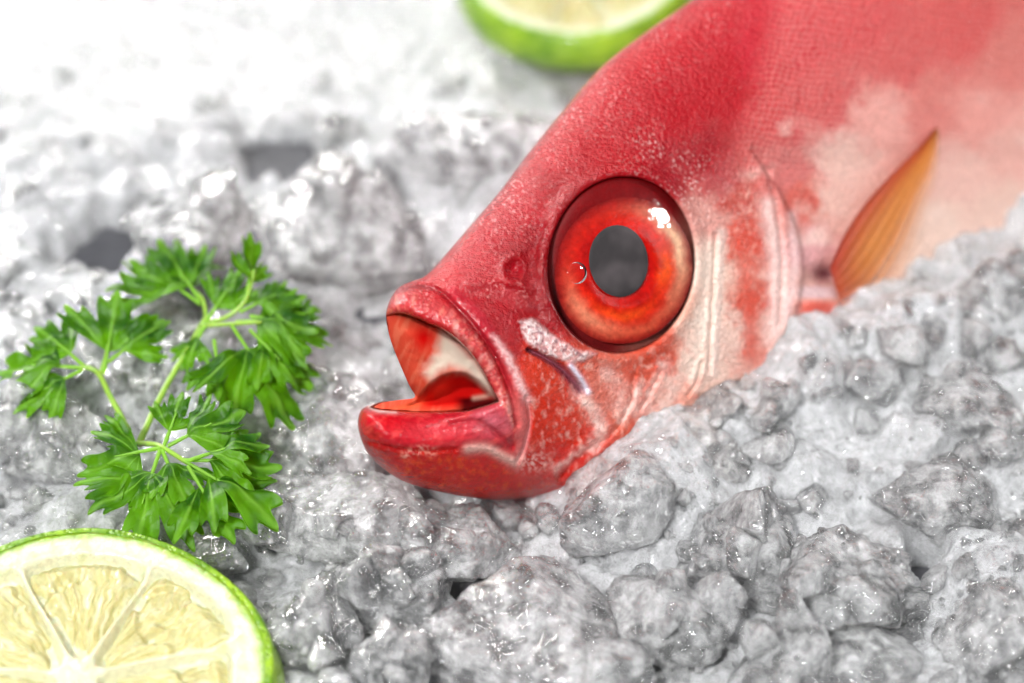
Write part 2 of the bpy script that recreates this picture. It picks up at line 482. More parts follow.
    d, t = seg_dist(X, Y, spline([(395, 291), (416, 285), (437, 290), (452, 303), (470, 322), (488, 346), (502, 372), (512, 398), (517, 425)], 6))
    h -= 0.10 * np.exp(-(d / 3.0) ** 2); paint(np.exp(-(d / 3.0) ** 2), (128, 12, 22), 0.8)
    d, t = seg_dist(X, Y, spline([(452, 292), (474, 312), (494, 340), (507, 366), (518, 400), (523, 436), (518, 458)], 6))
    h += (0.05 + 0.015 * n4) * np.exp(-(d / 7.0) ** 2); paint(np.exp(-(d / 7) ** 4), (160, 30, 44), 0.75)
    rough = rough * (1 - 0.6 * np.exp(-(d / 8) ** 4))
    paint(np.exp(-(d / 6) ** 4) * sstep(0.55, 0.75, t), (196, 100, 96), 0.7)
    d, t = seg_dist(X + 2 * n9, Y, spline([(492, 336), (502, 348), (512, 366), (520, 384), (528, 400)], 6))
    wst = 2.5 + 5 * t * (1.3 - t)
    paint(np.exp(-(d / wst) ** 2) * (0.65 + 0.5 * n4), (224, 188, 186), 0.95); h += 0.03 * np.exp(-(d / wst) ** 2)
    d, t = seg_dist(X, Y, spline([(526, 398), (530, 420), (524, 448), (517, 462)], 6))
    h -= 0.09 * np.exp(-(d / 2.2) ** 2); paint(np.exp(-(d / 2.0) ** 2), (214, 150, 148), 0.5)
    # lower lip: smooth band above the textured chin
    lb = sdist(X, Y, np.vstack([near_lo[:, :], np.array([(362, 412), (359, 428), (368, 438), (395, 446), (425, 449), (470, 446), (500, 452), (516, 460), (514, 430), (506, 408)])]))
    band = sstep(-1.5, 3, lb)
    paint(band, (172, 20, 34), 0.8)
    paint(band * np.exp(-((X - 492) / 24) ** 2 - ((Y - 421) / 16) ** 2), (186, 92, 104), 0.85)
    paint(band * np.exp(-((X - 440) / 34) ** 2 - ((Y - 432) / 9) ** 2), (196, 62, 70), 0.6)
    paint(band * np.exp(-((X - 385) / 18) ** 2 - ((Y - 422) / 10) ** 2), (200, 10, 22), 0.6)
    paint(band * sstep(0.05, 0.5, noise2(X * 0.5 + Y, X - Y * 0.4, 9, 24, seed=45, oct=4)), (206, 70, 66), 0.5)
    paint(band * sstep(0.05, 0.5, noise2(X * 0.5 + Y, X - Y * 0.4, 7, 26, seed=46, oct=4)), (120, 8, 18), 0.6)
    h += 0.012 * n9 * band
    rough = rough * (1 - 0.6 * band)
    h += 0.05 * np.exp(-((lb - 9) / 9) ** 2)
    d, _ = seg_dist(X, Y, spline([(364, 440), (395, 448), (425, 451), (455, 449)], 6)); h -= 0.05 * np.exp(-(d / 2.5) ** 2)
    d, _ = seg_dist(X, Y, spline([(452, 424), (475, 421), (495, 432), (512, 446)], 6)); h -= 0.06 * np.exp(-(d / 3.0) ** 2); paint(np.exp(-(d / 3) ** 2), (150, 26, 36), 0.6)
    d, t = seg_dist(X, Y, spline([(468, 449), (485, 448), (500, 455), (514, 462)], 6)); paint(np.exp(-(d / 5.0) ** 2), (214, 172, 160), 0.75); h += 0.04 * np.exp(-(d / 4) ** 2)
    d, t = seg_dist(X, Y, [(405, 455), (420, 449), (432, 452)]); paint(np.exp(-(d / 4.0) ** 2) * sstep(-0.2, 0.3, n4), (226, 160, 140), 0.7)
    paint(np.exp(-(np.hypot((X - 532) / 16, (Y - 462) / 9)) ** 2) * sstep(-0.3, 0.3, n4), (226, 178, 168), 0.8)
    # white bristly edge of the lower lip tip
    d, _ = seg_dist(X, Y, [(371, 407), (378, 410), (395, 411)]); paint(np.exp(-(d / 2.2) ** 2), (232, 214, 208), 0.8)
    d, _ = seg_dist(X, Y, [(369, 405), (380, 402), (395, 400)]); paint(np.exp(-(d / 2.5) ** 2), (232, 214, 208), 0.7)

    sM = sdist(X, Y, mo)
    # rolled lip edge towards the opening
    far_d, _ = seg_dist(X, Y, np.array(far))
    nearedge = np.minimum(seg_dist(X, Y, near_up)[0], seg_dist(X, Y, near_lo)[0])
    roll = np.clip(1 - nearedge / 7.0, 0, 1) * (sM <= 0)
    h -= 0.16 * (1 - np.sqrt(np.clip(1 - roll ** 2, 0, 1)))
    # inside: the lining of the far cheek
    cav = -0.93 * Hh * base * (1 - 0.25 * sstep(380, 420, X)) + 0.05 * n20
    dt, t = seg_dist(X, Y, spline([(405, 408), (430, 392), (452, 380), (474, 384), (492, 397)], 6))     # tongue hump
    tng = sstep(0, 9, sdist(X, Y, spline([(380, 409), (412, 398), (432, 380), (452, 371), (470, 373), (486, 384), (498, 400), (480, 408), (440, 412), (400, 412)], 5, True)))
    cav = cav + 0.45 * tng * sstep(385, 440, X)
    wM = sstep(-0.9, 0.9, sM)
    h = h * (1 - wM) + cav * wM
    cc = np.zeros(X.shape + (3,)) + srgb(236, 84, 62)
    def cpaint(m, c, a=1.0):
        nonlocal cc
        m = np.clip(m * a, 0, 1)[..., None]; cc = cc * (1 - m) + srgb(*c) * m
    strk = noise2(X + 0.35 * Y, Y * 0.25, 6, seed=51, oct=3)
    cpaint(sstep(-0.1, 0.4, strk), (244, 120, 92), 0.8)
    cpaint(np.exp(-((X - 424) / 12) ** 2 - ((Y - 338) / 14) ** 2), (226, 14, 14), 1.0)
    white = sdist(X + 3 * n9, Y + 3 * n9, [(442, 330), (462, 344), (486, 375), (496, 396), (480, 388), (468, 372), (450, 366), (430, 378), (424, 372), (438, 352)])
    cpaint(sstep(-8, 7, white), (255, 232, 214))  # backlit glow inside the mouth, painted as a whitish patch
    cpaint(tng * sstep(400, 432, X), (222, 22, 20))
    cpaint(np.exp(-((X - 436) / 12) ** 2 - ((Y - 384) / 12) ** 2) * tng, (240, 80, 60), 0.7)
    cpaint(tng * sstep(432, 400, X), (244, 120, 70), 0.9)
    cpaint(sstep(0, 6, 11 - np.abs(Y - 406)) * sstep(450, 466, X), (70, 4, 8), 0.97)  # shadow in the mouth corner, painted dark
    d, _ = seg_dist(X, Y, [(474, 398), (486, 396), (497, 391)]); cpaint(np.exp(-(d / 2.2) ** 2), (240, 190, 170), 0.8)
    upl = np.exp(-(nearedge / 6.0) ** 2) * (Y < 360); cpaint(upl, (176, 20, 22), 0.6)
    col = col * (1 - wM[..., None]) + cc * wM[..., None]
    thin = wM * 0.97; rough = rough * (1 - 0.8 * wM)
    # far lip rim seen past the opening
    d, t = seg_dist(X, Y, spline([(387, 316), (390, 338), (399, 362), (409, 385), (415, 396)], 5)); paint(np.exp(-(d / 4.5) ** 2), (226, 74, 58), 0.5)

    # pale grains at brow, snout, dorsal edge; wet glints painted into the colour
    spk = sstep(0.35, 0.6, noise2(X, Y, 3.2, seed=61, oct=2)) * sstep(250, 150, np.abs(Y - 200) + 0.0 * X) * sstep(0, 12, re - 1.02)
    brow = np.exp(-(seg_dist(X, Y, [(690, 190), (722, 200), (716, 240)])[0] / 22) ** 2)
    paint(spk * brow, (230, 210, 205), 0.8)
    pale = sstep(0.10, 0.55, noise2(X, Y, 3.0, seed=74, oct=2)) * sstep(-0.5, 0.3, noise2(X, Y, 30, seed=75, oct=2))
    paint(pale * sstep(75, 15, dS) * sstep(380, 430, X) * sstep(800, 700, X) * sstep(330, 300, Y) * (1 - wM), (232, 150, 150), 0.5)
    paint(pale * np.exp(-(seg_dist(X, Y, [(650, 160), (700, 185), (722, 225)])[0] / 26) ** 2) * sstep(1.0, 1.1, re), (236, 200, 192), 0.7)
    paint(pale * np.exp(-(seg_dist(X, Y, [(470, 285), (520, 292)])[0] / 12) ** 2), (232, 160, 156), 0.6)
    # raised grains of the head skin
    grain = noise2(X, Y, 3.0, seed=71, oct=2)
    hd = sstep(790, 720, X) * sstep(470, 430, Y) * (1 - wM) * rough
    h += 0.0075 * grain * hd
    h += 0.009 * noise2(X, Y, 3.4, seed=72, oct=2) * jaw + 0.006 * noise2(X, Y, 3.6, seed=73, oct=2) * cheek

    # ---- mesh: near side
    h = np.where(dS > 0, h, 0.0)
    gx = np.gradient(dS, xs, axis=0); gy = np.gradient(dS, ys, axis=1)
    gl = np.hypot(gx, gy) + 1e-6
    mv = dS < 0
    PX = np.where(mv, X - gx / gl * dS, X); PY = np.where(mv, Y - gy / gl * dS, Y)
    spx = np.broadcast_to(np.gradient(xs)[:, None], X.shape); spy = np.broadcast_to(np.gradient(ys)[None, :], X.shape)
    keepv = dS > -1.3 * np.maximum(spx, spy)
    P = at(PX, PY, midd - h)
    nx, ny = X.shape
    i = np.arange(nx - 1)[:, None]; j = np.arange(ny - 1)[None, :]
    q = np.stack(np.broadcast_arrays(i * ny + j, i * ny + j + 1, (i + 1) * ny + j + 1, (i + 1) * ny + j), -1)
    kq = keepv[:-1, :-1] & keepv[1:, :-1] & keepv[1:, 1:] & keepv[:-1, 1:]
    F = q[kq]
    used = np.zeros(nx * ny, bool); used[F.ravel()] = True
    idx = np.cumsum(used) - 1
    V1 = P.reshape(-1, 3)[used]; F1 = idx[F]
    C1 = col.reshape(-1, 3)[used]; R1 = rough.ravel()[used]; T1 = thin.ravel()[used]
    # ---- far side: mirror image through the middle plane, open where the mouth is thin
    hb = Hh * base * (dS > 0)
    PB = at(PX, PY, midd + hb * 0.98)
    okb = kq & ~((sM > 1)[:-1, :-1] | (sM > 1)[1:, 1:])
    FB = q[okb][:, ::-1]
    usedb = np.zeros(nx * ny, bool); usedb[FB.ravel()] = True
    edge = (dS <= 0).ravel()                      # rim vertices are shared with the near side
    newi = np.full(nx * ny, -1); share = usedb & edge & used
    newi[share] = idx[share]
    own = usedb & ~share; newi[own] = len(V1) + np.arange(own.sum())
    V = np.vstack([V1, PB.reshape(-1, 3)[own]]); Fb = newi[FB]
    C = np.vstack([C1, col.reshape(-1, 3)[own]]); Rr = np.concatenate([R1, rough.ravel()[own]]); T = np.concatenate([T1, 0 * thin.ravel()[own]])
    root_at = on_ground(700, 470)
    root = empty('fish', root_at, 'whole red fish with big round eye and open mouth lying on crushed ice', 'fish')
    skin = attr_skin('fish_skin', rough=0.15, sss=0.05, bumps=((9.0, 0.012, 0.5), (17.0, 0.04, 1.0)), trans_attr='thin', coat=0.0, spec=0.45)
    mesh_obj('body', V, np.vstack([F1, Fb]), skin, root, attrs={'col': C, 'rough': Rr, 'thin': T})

    # ---- eye
    d_eye = 35.15 + 0.0115 * (621 - 450) - 1.95
    def eye_place(px, py, fwd):
        return at(px, py, d_eye + 0.0085 * (px - 621) - fwd)
    def dome(cx, cy, rx, ry, nr, na, prof, rot=0.0):
        r = (np.linspace(0.001, 1, nr))[None, :]; a = (np.arange(na) / na * 2 * np.pi)[:, None]
        lx_, ly_ = rx * r * np.cos(a), ry * r * np.sin(a)
        px = cx + lx_ * math.cos(rot) - ly_ * math.sin(rot); py = cy + lx_ * math.sin(rot) + ly_ * math.cos(rot)
        z = prof(np.broadcast_to(r, px.shape), np.broadcast_to(a, px.shape))
        return eye_place(px, py, z), px, py, np.broadcast_to(r, px.shape), np.broadcast_to(a, px.shape)
    # eyeball (dark red sclera filling the socket)
    V, px, py, r, a = dome(621, 265, 72.5, 87.5, 40, 96, lambda r, a: -0.42 + 0.30 * np.sqrt(np.clip(1 - (0.96 * r) ** 2, 0, 1)), math.radians(8))
    c = np.zeros(px.shape + (3,)) + srgb(104, 6, 10)
    n = noise2(px, py, 8, seed=80)
    m = (sstep(0.15, 0.6, (py - 265) / 87 - (px - 621) / 200))[..., None]; c = c * (1 - m) + srgb(100, 20, 22) * m
    m = (sstep(0.35, 0.8, (px - 621) / 72 + (py - 265) / 160))[..., None]; c = c * (1 - m * 0.6) + srgb(150, 96, 84) * m * 0.6
    c *= (1 + 0.2 * n)[..., None]
    esk = attr_skin('eye_tissue', rough=0.4, sss=0.05, bumps=((16.0, 0.01, 0.5),), coat=0.0, spec=0.1)
    eye = mesh_obj('eye', V.reshape(-1, 3), grid_faces(96, 40, True)[:, ::-1], esk, root, attrs={'col': c.reshape(-1, 3), 'rough': np.ones(c.size // 3)})
    # iris
    V, px, py, r, a = dome(623.5, 270.5, 68, 74, 70, 160, lambda r, a: -0.02 - 0.10 * r ** 2 + 0.10 * sstep(0.35, 0.55, r) * (1 - r), math.radians(20))
    n1 = noise2(px, py, 16, seed=81, oct=4); n2 = noise2(px, py, 6, seed=82)
    rad = r + 0.07 * n1
    stops = [(0.0, (150, 12, 10)), (0.50, (184, 14, 8)), (0.64, (204, 26, 14)), (0.76, (200, 34, 18)), (0.88, (168, 28, 20)), (0.96, (140, 20, 18)), (1.05, (80, 8, 10))]
    c = np.zeros(px.shape + (3,))
    lin = np.array([srgb(*s[1]) for s in stops]); sx_ = [s[0] for s in stops]
    for k in range(3): c[..., k] = np.interp(rad, sx_, lin[:, k])
    th = np.arctan2(py - 273, px - 624)
    def arc(center, width, r0, rw):
        dth = np.angle(np.exp(1j * (th - math.radians(center))))
        return np.exp(-(dth / math.radians(width)) ** 2 - ((rad - r0) / rw) ** 2)
    def ip(m, cc_, a_):
        nonlocal c
        m = np.clip(m * a_, 0, 1)[..., None]; c = c * (1 - m) + srgb(*cc_) * m
    ip(arc(-25, 38, 0.84, 0.09), (232, 190, 152), 1.0)
    ip(arc(20, 30, 0.84, 0.09), (206, 120, 90), 0.6)
    ip(arc(130, 36, 0.80, 0.10), (222, 150, 116), 0.7)
    ip(arc(75, 40, 0.86, 0.07), (210, 96, 66), 0.6)
    ip(arc(-5, 25, 0.62, 0.10), (236, 84, 24), 1.0)
    ip(arc(215, 45, 0.62, 0.22), (160, 12, 14), 0.8)
    ip(arc(90, 40, 0.62, 0.08), (232, 78, 26), 0.9)
    c *= (0.85 + 0.3 * n2 + 0.2 * n1)[..., None].clip(0.5, 1.5)
    mesh_obj('iris', V.reshape(-1, 3), grid_faces(160, 70, True)[:, ::-1], attr_skin('iris_tissue', rough=0.3, sss=0.0, bumps=((14.0, 0.012, 0.6),), coat=0.0, spec=0.15), eye,
             attrs={'col': c.reshape(-1, 3), 'rough': np.ones(c.size // 3)})
    V, px, py, r, a = dome(618.5, 261, 29.5, 36, 12, 72, lambda r, a: 0.03 + 0.004 * (1 - r ** 2) - 0.015 * sstep(0.9, 1.0, r), math.radians(-6))
    m_, nt, out = mat_new('pupil_black'); co = cm_coords(nt)
    p = N(nt, 'BsdfPrincipled', Roughness=0.6)
    cr = N(nt, 'MixRGB'); cr.inputs[1].default_value = (0.018, 0.017, 0.019, 1); cr.inputs[2].default_value = (0.055, 0.050, 0.054, 1)
    nt.links.new(ramp(nt, noise_node(nt, co, 1.6, 2), 0.4, 0.65), cr.inputs[0]); nt.links.new(cr.outputs[0], p.inputs['Base Color']); nt.links.new(p.outputs[0], out.inputs[0])
    mesh_obj('pupil', V.reshape(-1, 3), grid_faces(72, 12, True)[:, ::-1], m_, eye)
    # cornea: clear wet dome
    V, px, py, r, a = dome(621, 265, 71, 86, 40, 96, lambda r, a: -0.10 + 0.24 * np.sqrt(np.clip(1 - (0.90 * r) ** 2, 0, 1)), math.radians(8))
    m_, nt, out = mat_new('cornea_clear'); co = cm_coords(nt)
    tb = N(nt, 'BsdfTransparent'); tb.inputs[0].default_value = (0.97, 0.93, 0.92, 1)
    nb = bump(nt, noise_node(nt, co, 2.2, 3), 0.02, 0.5)
    g = N(nt, 'BsdfGlossy', Roughness=0.04); f = N(nt, 'Fresnel', IOR=1.28); nt.links.new(nb, g.inputs['Normal']); nt.links.new(nb, f.inputs['Normal'])
    mx = N(nt, 'MixShader'); nt.links.new(f.outputs[0], mx.inputs[0]); nt.links.new(tb.outputs[0], mx.inputs[1]); nt.links.new(g.outputs[0], mx.inputs[2]); nt.links.new(mx.outputs[0], out.inputs[0])
    mesh_obj('cornea', V.reshape(-1, 3), grid_faces(96, 40, True)[:, ::-1], m_, eye)

    V, px, py, r, a = dome(577, 273, 10, 11, 14, 40, lambda r, a: 0.125 + 0.035 * np.sqrt(np.clip(1 - r ** 2, 0, 1)))
    m_, nt, out = mat_new('water_clear')
    tb = N(nt, 'BsdfTransparent'); g = N(nt, 'BsdfGlossy', Roughness=0.03); f = N(nt, 'Fresnel', IOR=1.45)
    mx = N(nt, 'MixShader'); nt.links.new(f.outputs[0], mx.inputs[0]); nt.links.new(tb.outputs[0], mx.inputs[1]); nt.links.new(g.outputs[0], mx.inputs[2]); nt.links.new(mx.outputs[0], out.inputs[0])
    o = mesh_obj('water_droplet', V.reshape(-1, 3), grid_faces(40, 14, True)[:, ::-1], m_)
    tag(o, 'tiny clear water droplet on the lower left of the fish eye', 'droplet')

    # ---- pectoral fin: membrane folded back along the flank
    up = spline([(830, 268), (842, 240), (862, 208), (890, 176), (918, 148), (936, 128)], 8)
    lo = spline([(846, 322), (884, 312), (914, 270), (930, 216), (940, 172), (940, 130)], 8)
    nu, nv = len(up), 26
    tt = np.linspace(0, 1, nv)[None, :, None]
    G = up[:, None] * (1 - tt) + lo[:, None] * tt
    gx_, gy_ = G[..., 0], G[..., 1]
    s = np.linspace(0, 1, nu)[:, None]; tv = np.linspace(0, 1, nv)[None]
    fold = 0.05 * np.cos(tv * np.pi * 16) * (0.3 + 0.7 * s)
    # stands off the flank
    sdv = sdist(gx_, gy_, silh); hb_ = Hh * np.sqrt(np.clip(1 - (1 - np.clip(sdv, 0, R) / R) ** 2, 0, 1))
    dep = MID(gx_) - hb_ - 0.06 - 0.10 * np.sin(np.pi * np.clip(s, 0, 1)) * (0.4 + 0.6 * (1 - tv)) - fold
    V = at(gx_, gy_, dep)
    c = np.zeros(gx_.shape + (3,)) + srgb(224, 146, 64)
    m = np.clip(1.2 - 3.5 * tv - 0.0 * s, 0, 1)[..., None] * np.ones_like(c[..., :1]); c = c * (1 - m) + srgb(196, 78, 36) * m
    m = (sstep(0.35, 0.0, s) * np.ones_like(tv))[..., None]; c = c * (1 - m * 0.8) + srgb(186, 52, 34) * m * 0.8
    m = (sstep(0.45, 0.95, tv) * np.ones_like(s))[..., None]; c = c * (1 - m * 0.6) + srgb(216, 180, 156) * m
    Vt = V.reshape(-1, 3); back = Vt + FW * 0.05
    Fg = grid_faces(nu, nv); nV = len(Vt)
    rim = []
    ids = np.arange(nu * nv).reshape(nu, nv)
    loop = np.concatenate([ids[:, 0], ids[-1, 1:], ids[-2::-1, -1], ids[0, -2:0:-1]])
    rim = np.stack([loop, np.roll(loop, -1), np.roll(loop, -1) + nV, loop + nV], -1)
    Fall = np.vstack([Fg, Fg[:, ::-1] + nV, rim])
    cc2 = np.vstack([c.reshape(-1, 3)] * 2)
    fm = attr_skin('fin_membrane', rough=0.35, sss=0.0, trans_attr='thin', coat=0.1)
    nt = fm.node_tree; out = [n for n in nt.nodes if n.bl_idname == 'ShaderNodeOutputMaterial'][0]; src = out.inputs[0].links[0].from_socket
    tp = N(nt, 'BsdfTransparent'); mx = N(nt, 'MixShader'); at_ = N(nt, 'Attribute', _attribute_name='clear')
    nt.links.new(at_.outputs['Fac'], mx.inputs[0]); nt.links.new(src, mx.inputs[1]); nt.links.new(tp.outputs[0], mx.inputs[2]); nt.links.new(mx.outputs[0], out.inputs[0])
    clr = (0.22 + 0.76 * sstep(0.35, 0.95, tv + 0.10 * np.cos(tv * np.pi * 16)) * np.ones_like(s)).ravel()
    mesh_obj('pectoral_fin', np.vstack([Vt, back]), Fall, fm, root,
             attrs={'clear': np.concatenate([clr, clr]), 'col': cc2, 'rough': np.ones(2 * nV), 'thin': np.full(2 * nV, 0.4)})
    return root


# ================================================================== ICE
def icosphere(sub):
    t = (1 + 5 ** 0.5) / 2
    V = [(-1, t, 0), (1, t, 0), (-1, -t, 0), (1, -t, 0), (0, -1, t), (0, 1, t), (0, -1, -t), (0, 1, -t), (t, 0, -1), (t, 0, 1), (-t, 0, -1), (-t, 0, 1)]
    F = [(0, 11, 5), (0, 5, 1), (0, 1, 7), (0, 7, 10), (0, 10, 11), (1, 5, 9), (5, 11, 4), (11, 10, 2), (10, 7, 6), (7, 1, 8), (3, 9, 4), (3, 4, 2), (3, 2, 6), (3, 6, 8), (3, 8, 9), (4, 9, 5), (2, 4, 11), (6, 2, 10), (8, 6, 7), (9, 8, 1)]
    V = np.array(V, float); F = np.array(F)
    V /= np.linalg.norm(V, axis=1)[:, None]
    for _ in range(sub):
        E = np.sort(np.concatenate([F[:, [0, 1]], F[:, [1, 2]], F[:, [2, 0]]]), 1)
        U, inv = np.unique(E, axis=0, return_inverse=True); inv = inv.reshape(-1)
        mid = V[U].mean(1); mid /= np.linalg.norm(mid, axis=1)[:, None]
        n = len(F); a, b, c = inv[:n] + len(V), inv[n:2 * n] + len(V), inv[2 * n:] + len(V)
        V = np.vstack([V, mid])
        F = np.vstack([np.stack([F[:, 0], a, c], 1), np.stack([F[:, 1], b, a], 1), np.stack([F[:, 2], c, b], 1), np.stack([a, b, c], 1)])
    return V, F


SPH = {k: icosphere(k) for k in (2, 3, 4, 5, 6)}


def chunk_shape(sub, seed, lump=0.10, planes=14, sharp=10.0, fine=0.03):
    V, F = SPH[sub]; r = np.random.default_rng(seed)
    n = r.normal(size=(planes, 3)); n /= np.linalg.norm(n, axis=1)[:, None]
    d = r.uniform(0.62, 1.0, planes)
    c = V @ n.T / d
    c = np.clip(c, 1e-3, None)
    R = 1.0 / (np.sum(c ** sharp, 1) ** (1.0 / sharp))
    R = np.clip(R, 0.3, 1.35)
    R = R * (1 + lump * fbm(V * 2.2 + seed * 1.7, 3, seed % 97) + fine * fbm(V * 8 + seed, 3, seed % 89))
    return V * R[:, None], F


def rand_rot(r):
    q = r.normal(size=4); q /= np.linalg.norm(q); w, x, y, z = q
    return np.array([[1 - 2 * (y * y + z * z), 2 * (x * y - z * w), 2 * (x * z + y * w)], [2 * (x * y + z * w), 1 - 2 * (x * x + z * z), 2 * (y * z - x * w)], [2 * (x * z - y * w), 2 * (y * z + x * w), 1 - 2 * (x * x + y * y)]])


def bed_level(x, y):
    """height of the ice heap at a place (cm)"""
    z = -0.28 * np.clip(y - 4.0, 0, None) * sstep(4, 9, y)
    z = z + 0.25 * fbm(np.stack([x * 0.25, y * 0.25, 0 * x], -1), 2, 5)
    for px, py, dz, s in MOUNDS:
        c = on_ground(px, py)
        z = z + dz * np.exp(-((x - c[0]) ** 2 + (y - c[1]) ** 2) / (2 * s * s))
    for px, py, zz, s in HOLES:
        c = on_ground(px, py, zz)
        q = np.stack([x * 1.3, y * 1.3, 0 * x + px * 0.01], -1)
        z = z - 1.5 * np.exp(-(((x - c[0]) / s + 0.9 * fbm(q, 2, 3)) ** 2 + ((y - c[1]) / (1.5 * s) + 0.9 * fbm(q, 2, 4)) ** 2) ** 2)
    return z


HOLES = [(185, 60, -1.5, 1.0), (105, 235, -0.5, 0.5), (285, 150, -0.9, 0.75), (350, 85, -1.3, 0.75), (35, 35, -1.6, 0.9), (290, 45, -1.5, 0.8), (160, 225, -0.5, 0.4), (410, 30, -1.6, 0.8), (30, 130, -1.1, 0.6), (120, 10, -1.9, 0.9),
         (925, 540, 0.0, 0.22), (418, 625, 0.0, 0.25), (1000, 600, 0.0, 0.2), (700, 560, 0.0, 0.15)]
MOUNDS = [(700, 430, 0.55, 1.3), (820, 370, 0.5, 1.3), (940, 310, 0.5, 1.4), (620, 480, 0.35, 0.9), (430, 520, -0.35, 1.0), (360, 480, -0.35, 1.2), (140, 660, -0.6, 1.6), (450, 345, -0.5, 1.1), (410, 270, -0.4, 1.5)]


def build_ice():
    # dark tray below
    n = 40
    xs = np.linspace(-30, 30, n); ys = np.linspace(-16, 40, n)
    X, Y = np.meshgrid(xs, ys, indexing='ij')
    Z = -0.28 * np.clip(Y - 4.0, 0, None) * sstep(4, 9, Y) - 0.9
    m, nt, out = mat_new('dark_slate'); co = cm_coords(nt)
    p = N(nt, 'BsdfPrincipled', Roughness=0.35); cr = N(nt, 'MixRGB'); cr.inputs[1].default_value = (0.03, 0.03, 0.035, 1); cr.inputs[2].default_value = (0.08, 0.08, 0.09, 1)
    nt.links.new(noise_node(nt, co, 1.5, 5), cr.inputs[0]); nt.links.new(cr.outputs[0], p.inputs['Base Color'])
    nt.links.new(bump(nt, noise_node(nt, co, 6, 4), 0.05, 0.6), p.inputs['Normal']); nt.links.new(p.outputs[0], out.inputs[0])
    o = mesh_obj('table_surface', np.stack([X, Y, Z], -1).reshape(-1, 3), grid_faces(n, n)[:, ::-1] * 1, m)
    o['kind'] = 'structure'

    # the fused bed: overlapping lumps frozen together
    step = 0.055
    xs = np.arange(-15, 15.01, step); ys = np.arange(-9.5, 24, step)
    X, Y = np.meshgrid(xs, ys, indexing='ij')
    lev = bed_level(X, Y)
    Z = np.full(X.shape, -1.75)
    r = np.random.default_rng(5)
    for k in range(4200):
        R = r.choice([0.35, 0.55, 0.8, 1.15], p=[0.35, 0.33, 0.22, 0.10]) * r.uniform(0.8, 1.25)
        cx = r.uniform(-15, 15); cy = r.uniform(-9.5, 24)
        back = sstep(3.0, 8.0, cy) * sstep(2.0, -3.0, cx)
        if r.random() < 0.90 * back: continue
        i0, i1 = np.searchsorted(xs, (cx - R * 1.3, cx + R * 1.3)); j0, j1 = np.searchsorted(ys, (cy - R * 1.3, cy + R * 1.3))
        if i1 - i0 < 3 or j1 - j0 < 3: continue
        x = (X[i0:i1, j0:j1] - cx) / R; y = (Y[i0:i1, j0:j1] - cy) / R
        a = r.uniform(0, 6.28); x, y = x * math.cos(a) + y * math.sin(a), (-x * math.sin(a) + y * math.cos(a)) * r.uniform(0.8, 1.3)
        x = x + 0.12 * np.sin(5 * y + k); y = y + 0.12 * np.sin(4 * x + 2 * k)
        top = np.full(x.shape, 0.98)
        for _ in range(5):
            b = r.uniform(0, 6.28); s = r.uniform(0.15, 0.9)
            top = np.minimum(top, r.uniform(0.6, 1.05) - s * (x * math.cos(b) + y * math.sin(b)))
        rr = np.hypot(x, y)
        top = np.minimum(top, 1.15 * np.sqrt(np.clip(1.05 - rr ** 2, 0, None)) + 0.1) - 3 * np.clip(rr - 0.98, 0, None)
        z0 = lev[i0:i1, j0:j1] - 0.15 - 0.75 * r.random() - 0.62 * R
        Z[i0:i1, j0:j1] = np.maximum(Z[i0:i1, j0:j1], z0 + R * top)
    P3 = np.stack([X, Y, Z], -1)
    back = sstep(3.0, 8.0, Y) * sstep(1.0, -4.0, X)
    mean = lev - 0.42
    flat = np.where(Z > mean, Z - mean, (Z - mean) * 0.6) + mean
    gapn = sstep(0.28, 0.42, fbm(np.stack([X * 0.55, Y * 0.55, 0 * X], -1), 2, 77))
    back = np.maximum(back, gapn)
    Z = flat * (1 - back) + Z * back
    Zs = gblur(Z, 0.8)
    d = 0.10 * np.abs(fbm(P3 * 1.8, 3, 3)) + 0.06 * fbm(P3 * 5, 2, 4)
    Z = Zs + d
    P3 = np.stack([X, Y, Z], -1)
    o = mesh_obj('ice_bed', P3.reshape(-1, 3), grid_faces(len(xs), len(ys)), M_ICE)
    o['kind'] = 'structure'
    BED['xs'], BED['ys'], BED['Z'] = xs, ys, Z

    # lumps one can tell apart
    TOP = BED['Z'].copy()
    for k, (px, py, R, el, sink, clear, label) in enumerate(LUMPS):
        g = on_ground(px, py, 0.35 * R)
        V, F = chunk_shape(6 if R > 0.7 else 5, 900 + 13 * k, lump=0.12, planes=11, sharp=26, fine=0.025)
        V = V + 0.0
        S = np.diag(np.array([el, 1.0, 0.72]) * R)
        rr = np.random.default_rng(70 + k); a = rr.uniform(0, 6.28)
        Rz = np.array([[math.cos(a), -math.sin(a), 0], [math.sin(a), math.cos(a), 0], [0, 0, 1]])
        V = ((V @ rand_rot(rr).T) @ S) @ (Rz if el < 1.15 else np.eye(3)).T
        V = V + V / np.linalg.norm(V, axis=1)[:, None] * (0.02 * fbm((V + 5 * k) * 4.0, 2, k))[:, None]
        o = mesh_obj('ice_lump', V, F, (M_ICE_HALF, M_ICE_CLEAR, M_ICE_PINK, M_ICE_GREY)[clear], loc=(g[0], g[1], g[2] - (sink + 0.32) * R))
        tag(o, label, 'ice lump', 'larger lumps in the crushed ice bed')
        W_ = V + np.array([g[0], g[1], g[2] - (sink + 0.32) * R])
        ii = np.clip(np.round((W_[:, 0] - xs[0]) / step).astype(int), 0, len(xs) - 1); jj = np.clip(np.round((W_[:, 1] - ys[0]) / step).astype(int), 0, len(ys) - 1)
        np.maximum.at(TOP, (ii, jj), W_[:, 2])
    BED['Z'] = TOP

    # loose crushed fragments nobody could count
    Vs, Fs, off = [], [], 0
    protos = {s: [chunk_shape(s, 200 + 31 * k + s, lump=0.10, planes=8, sharp=30, fine=0.02) for k in range(9)] for s in (2, 3, 4)}
    r = np.random.default_rng(8)
    cnt = 0
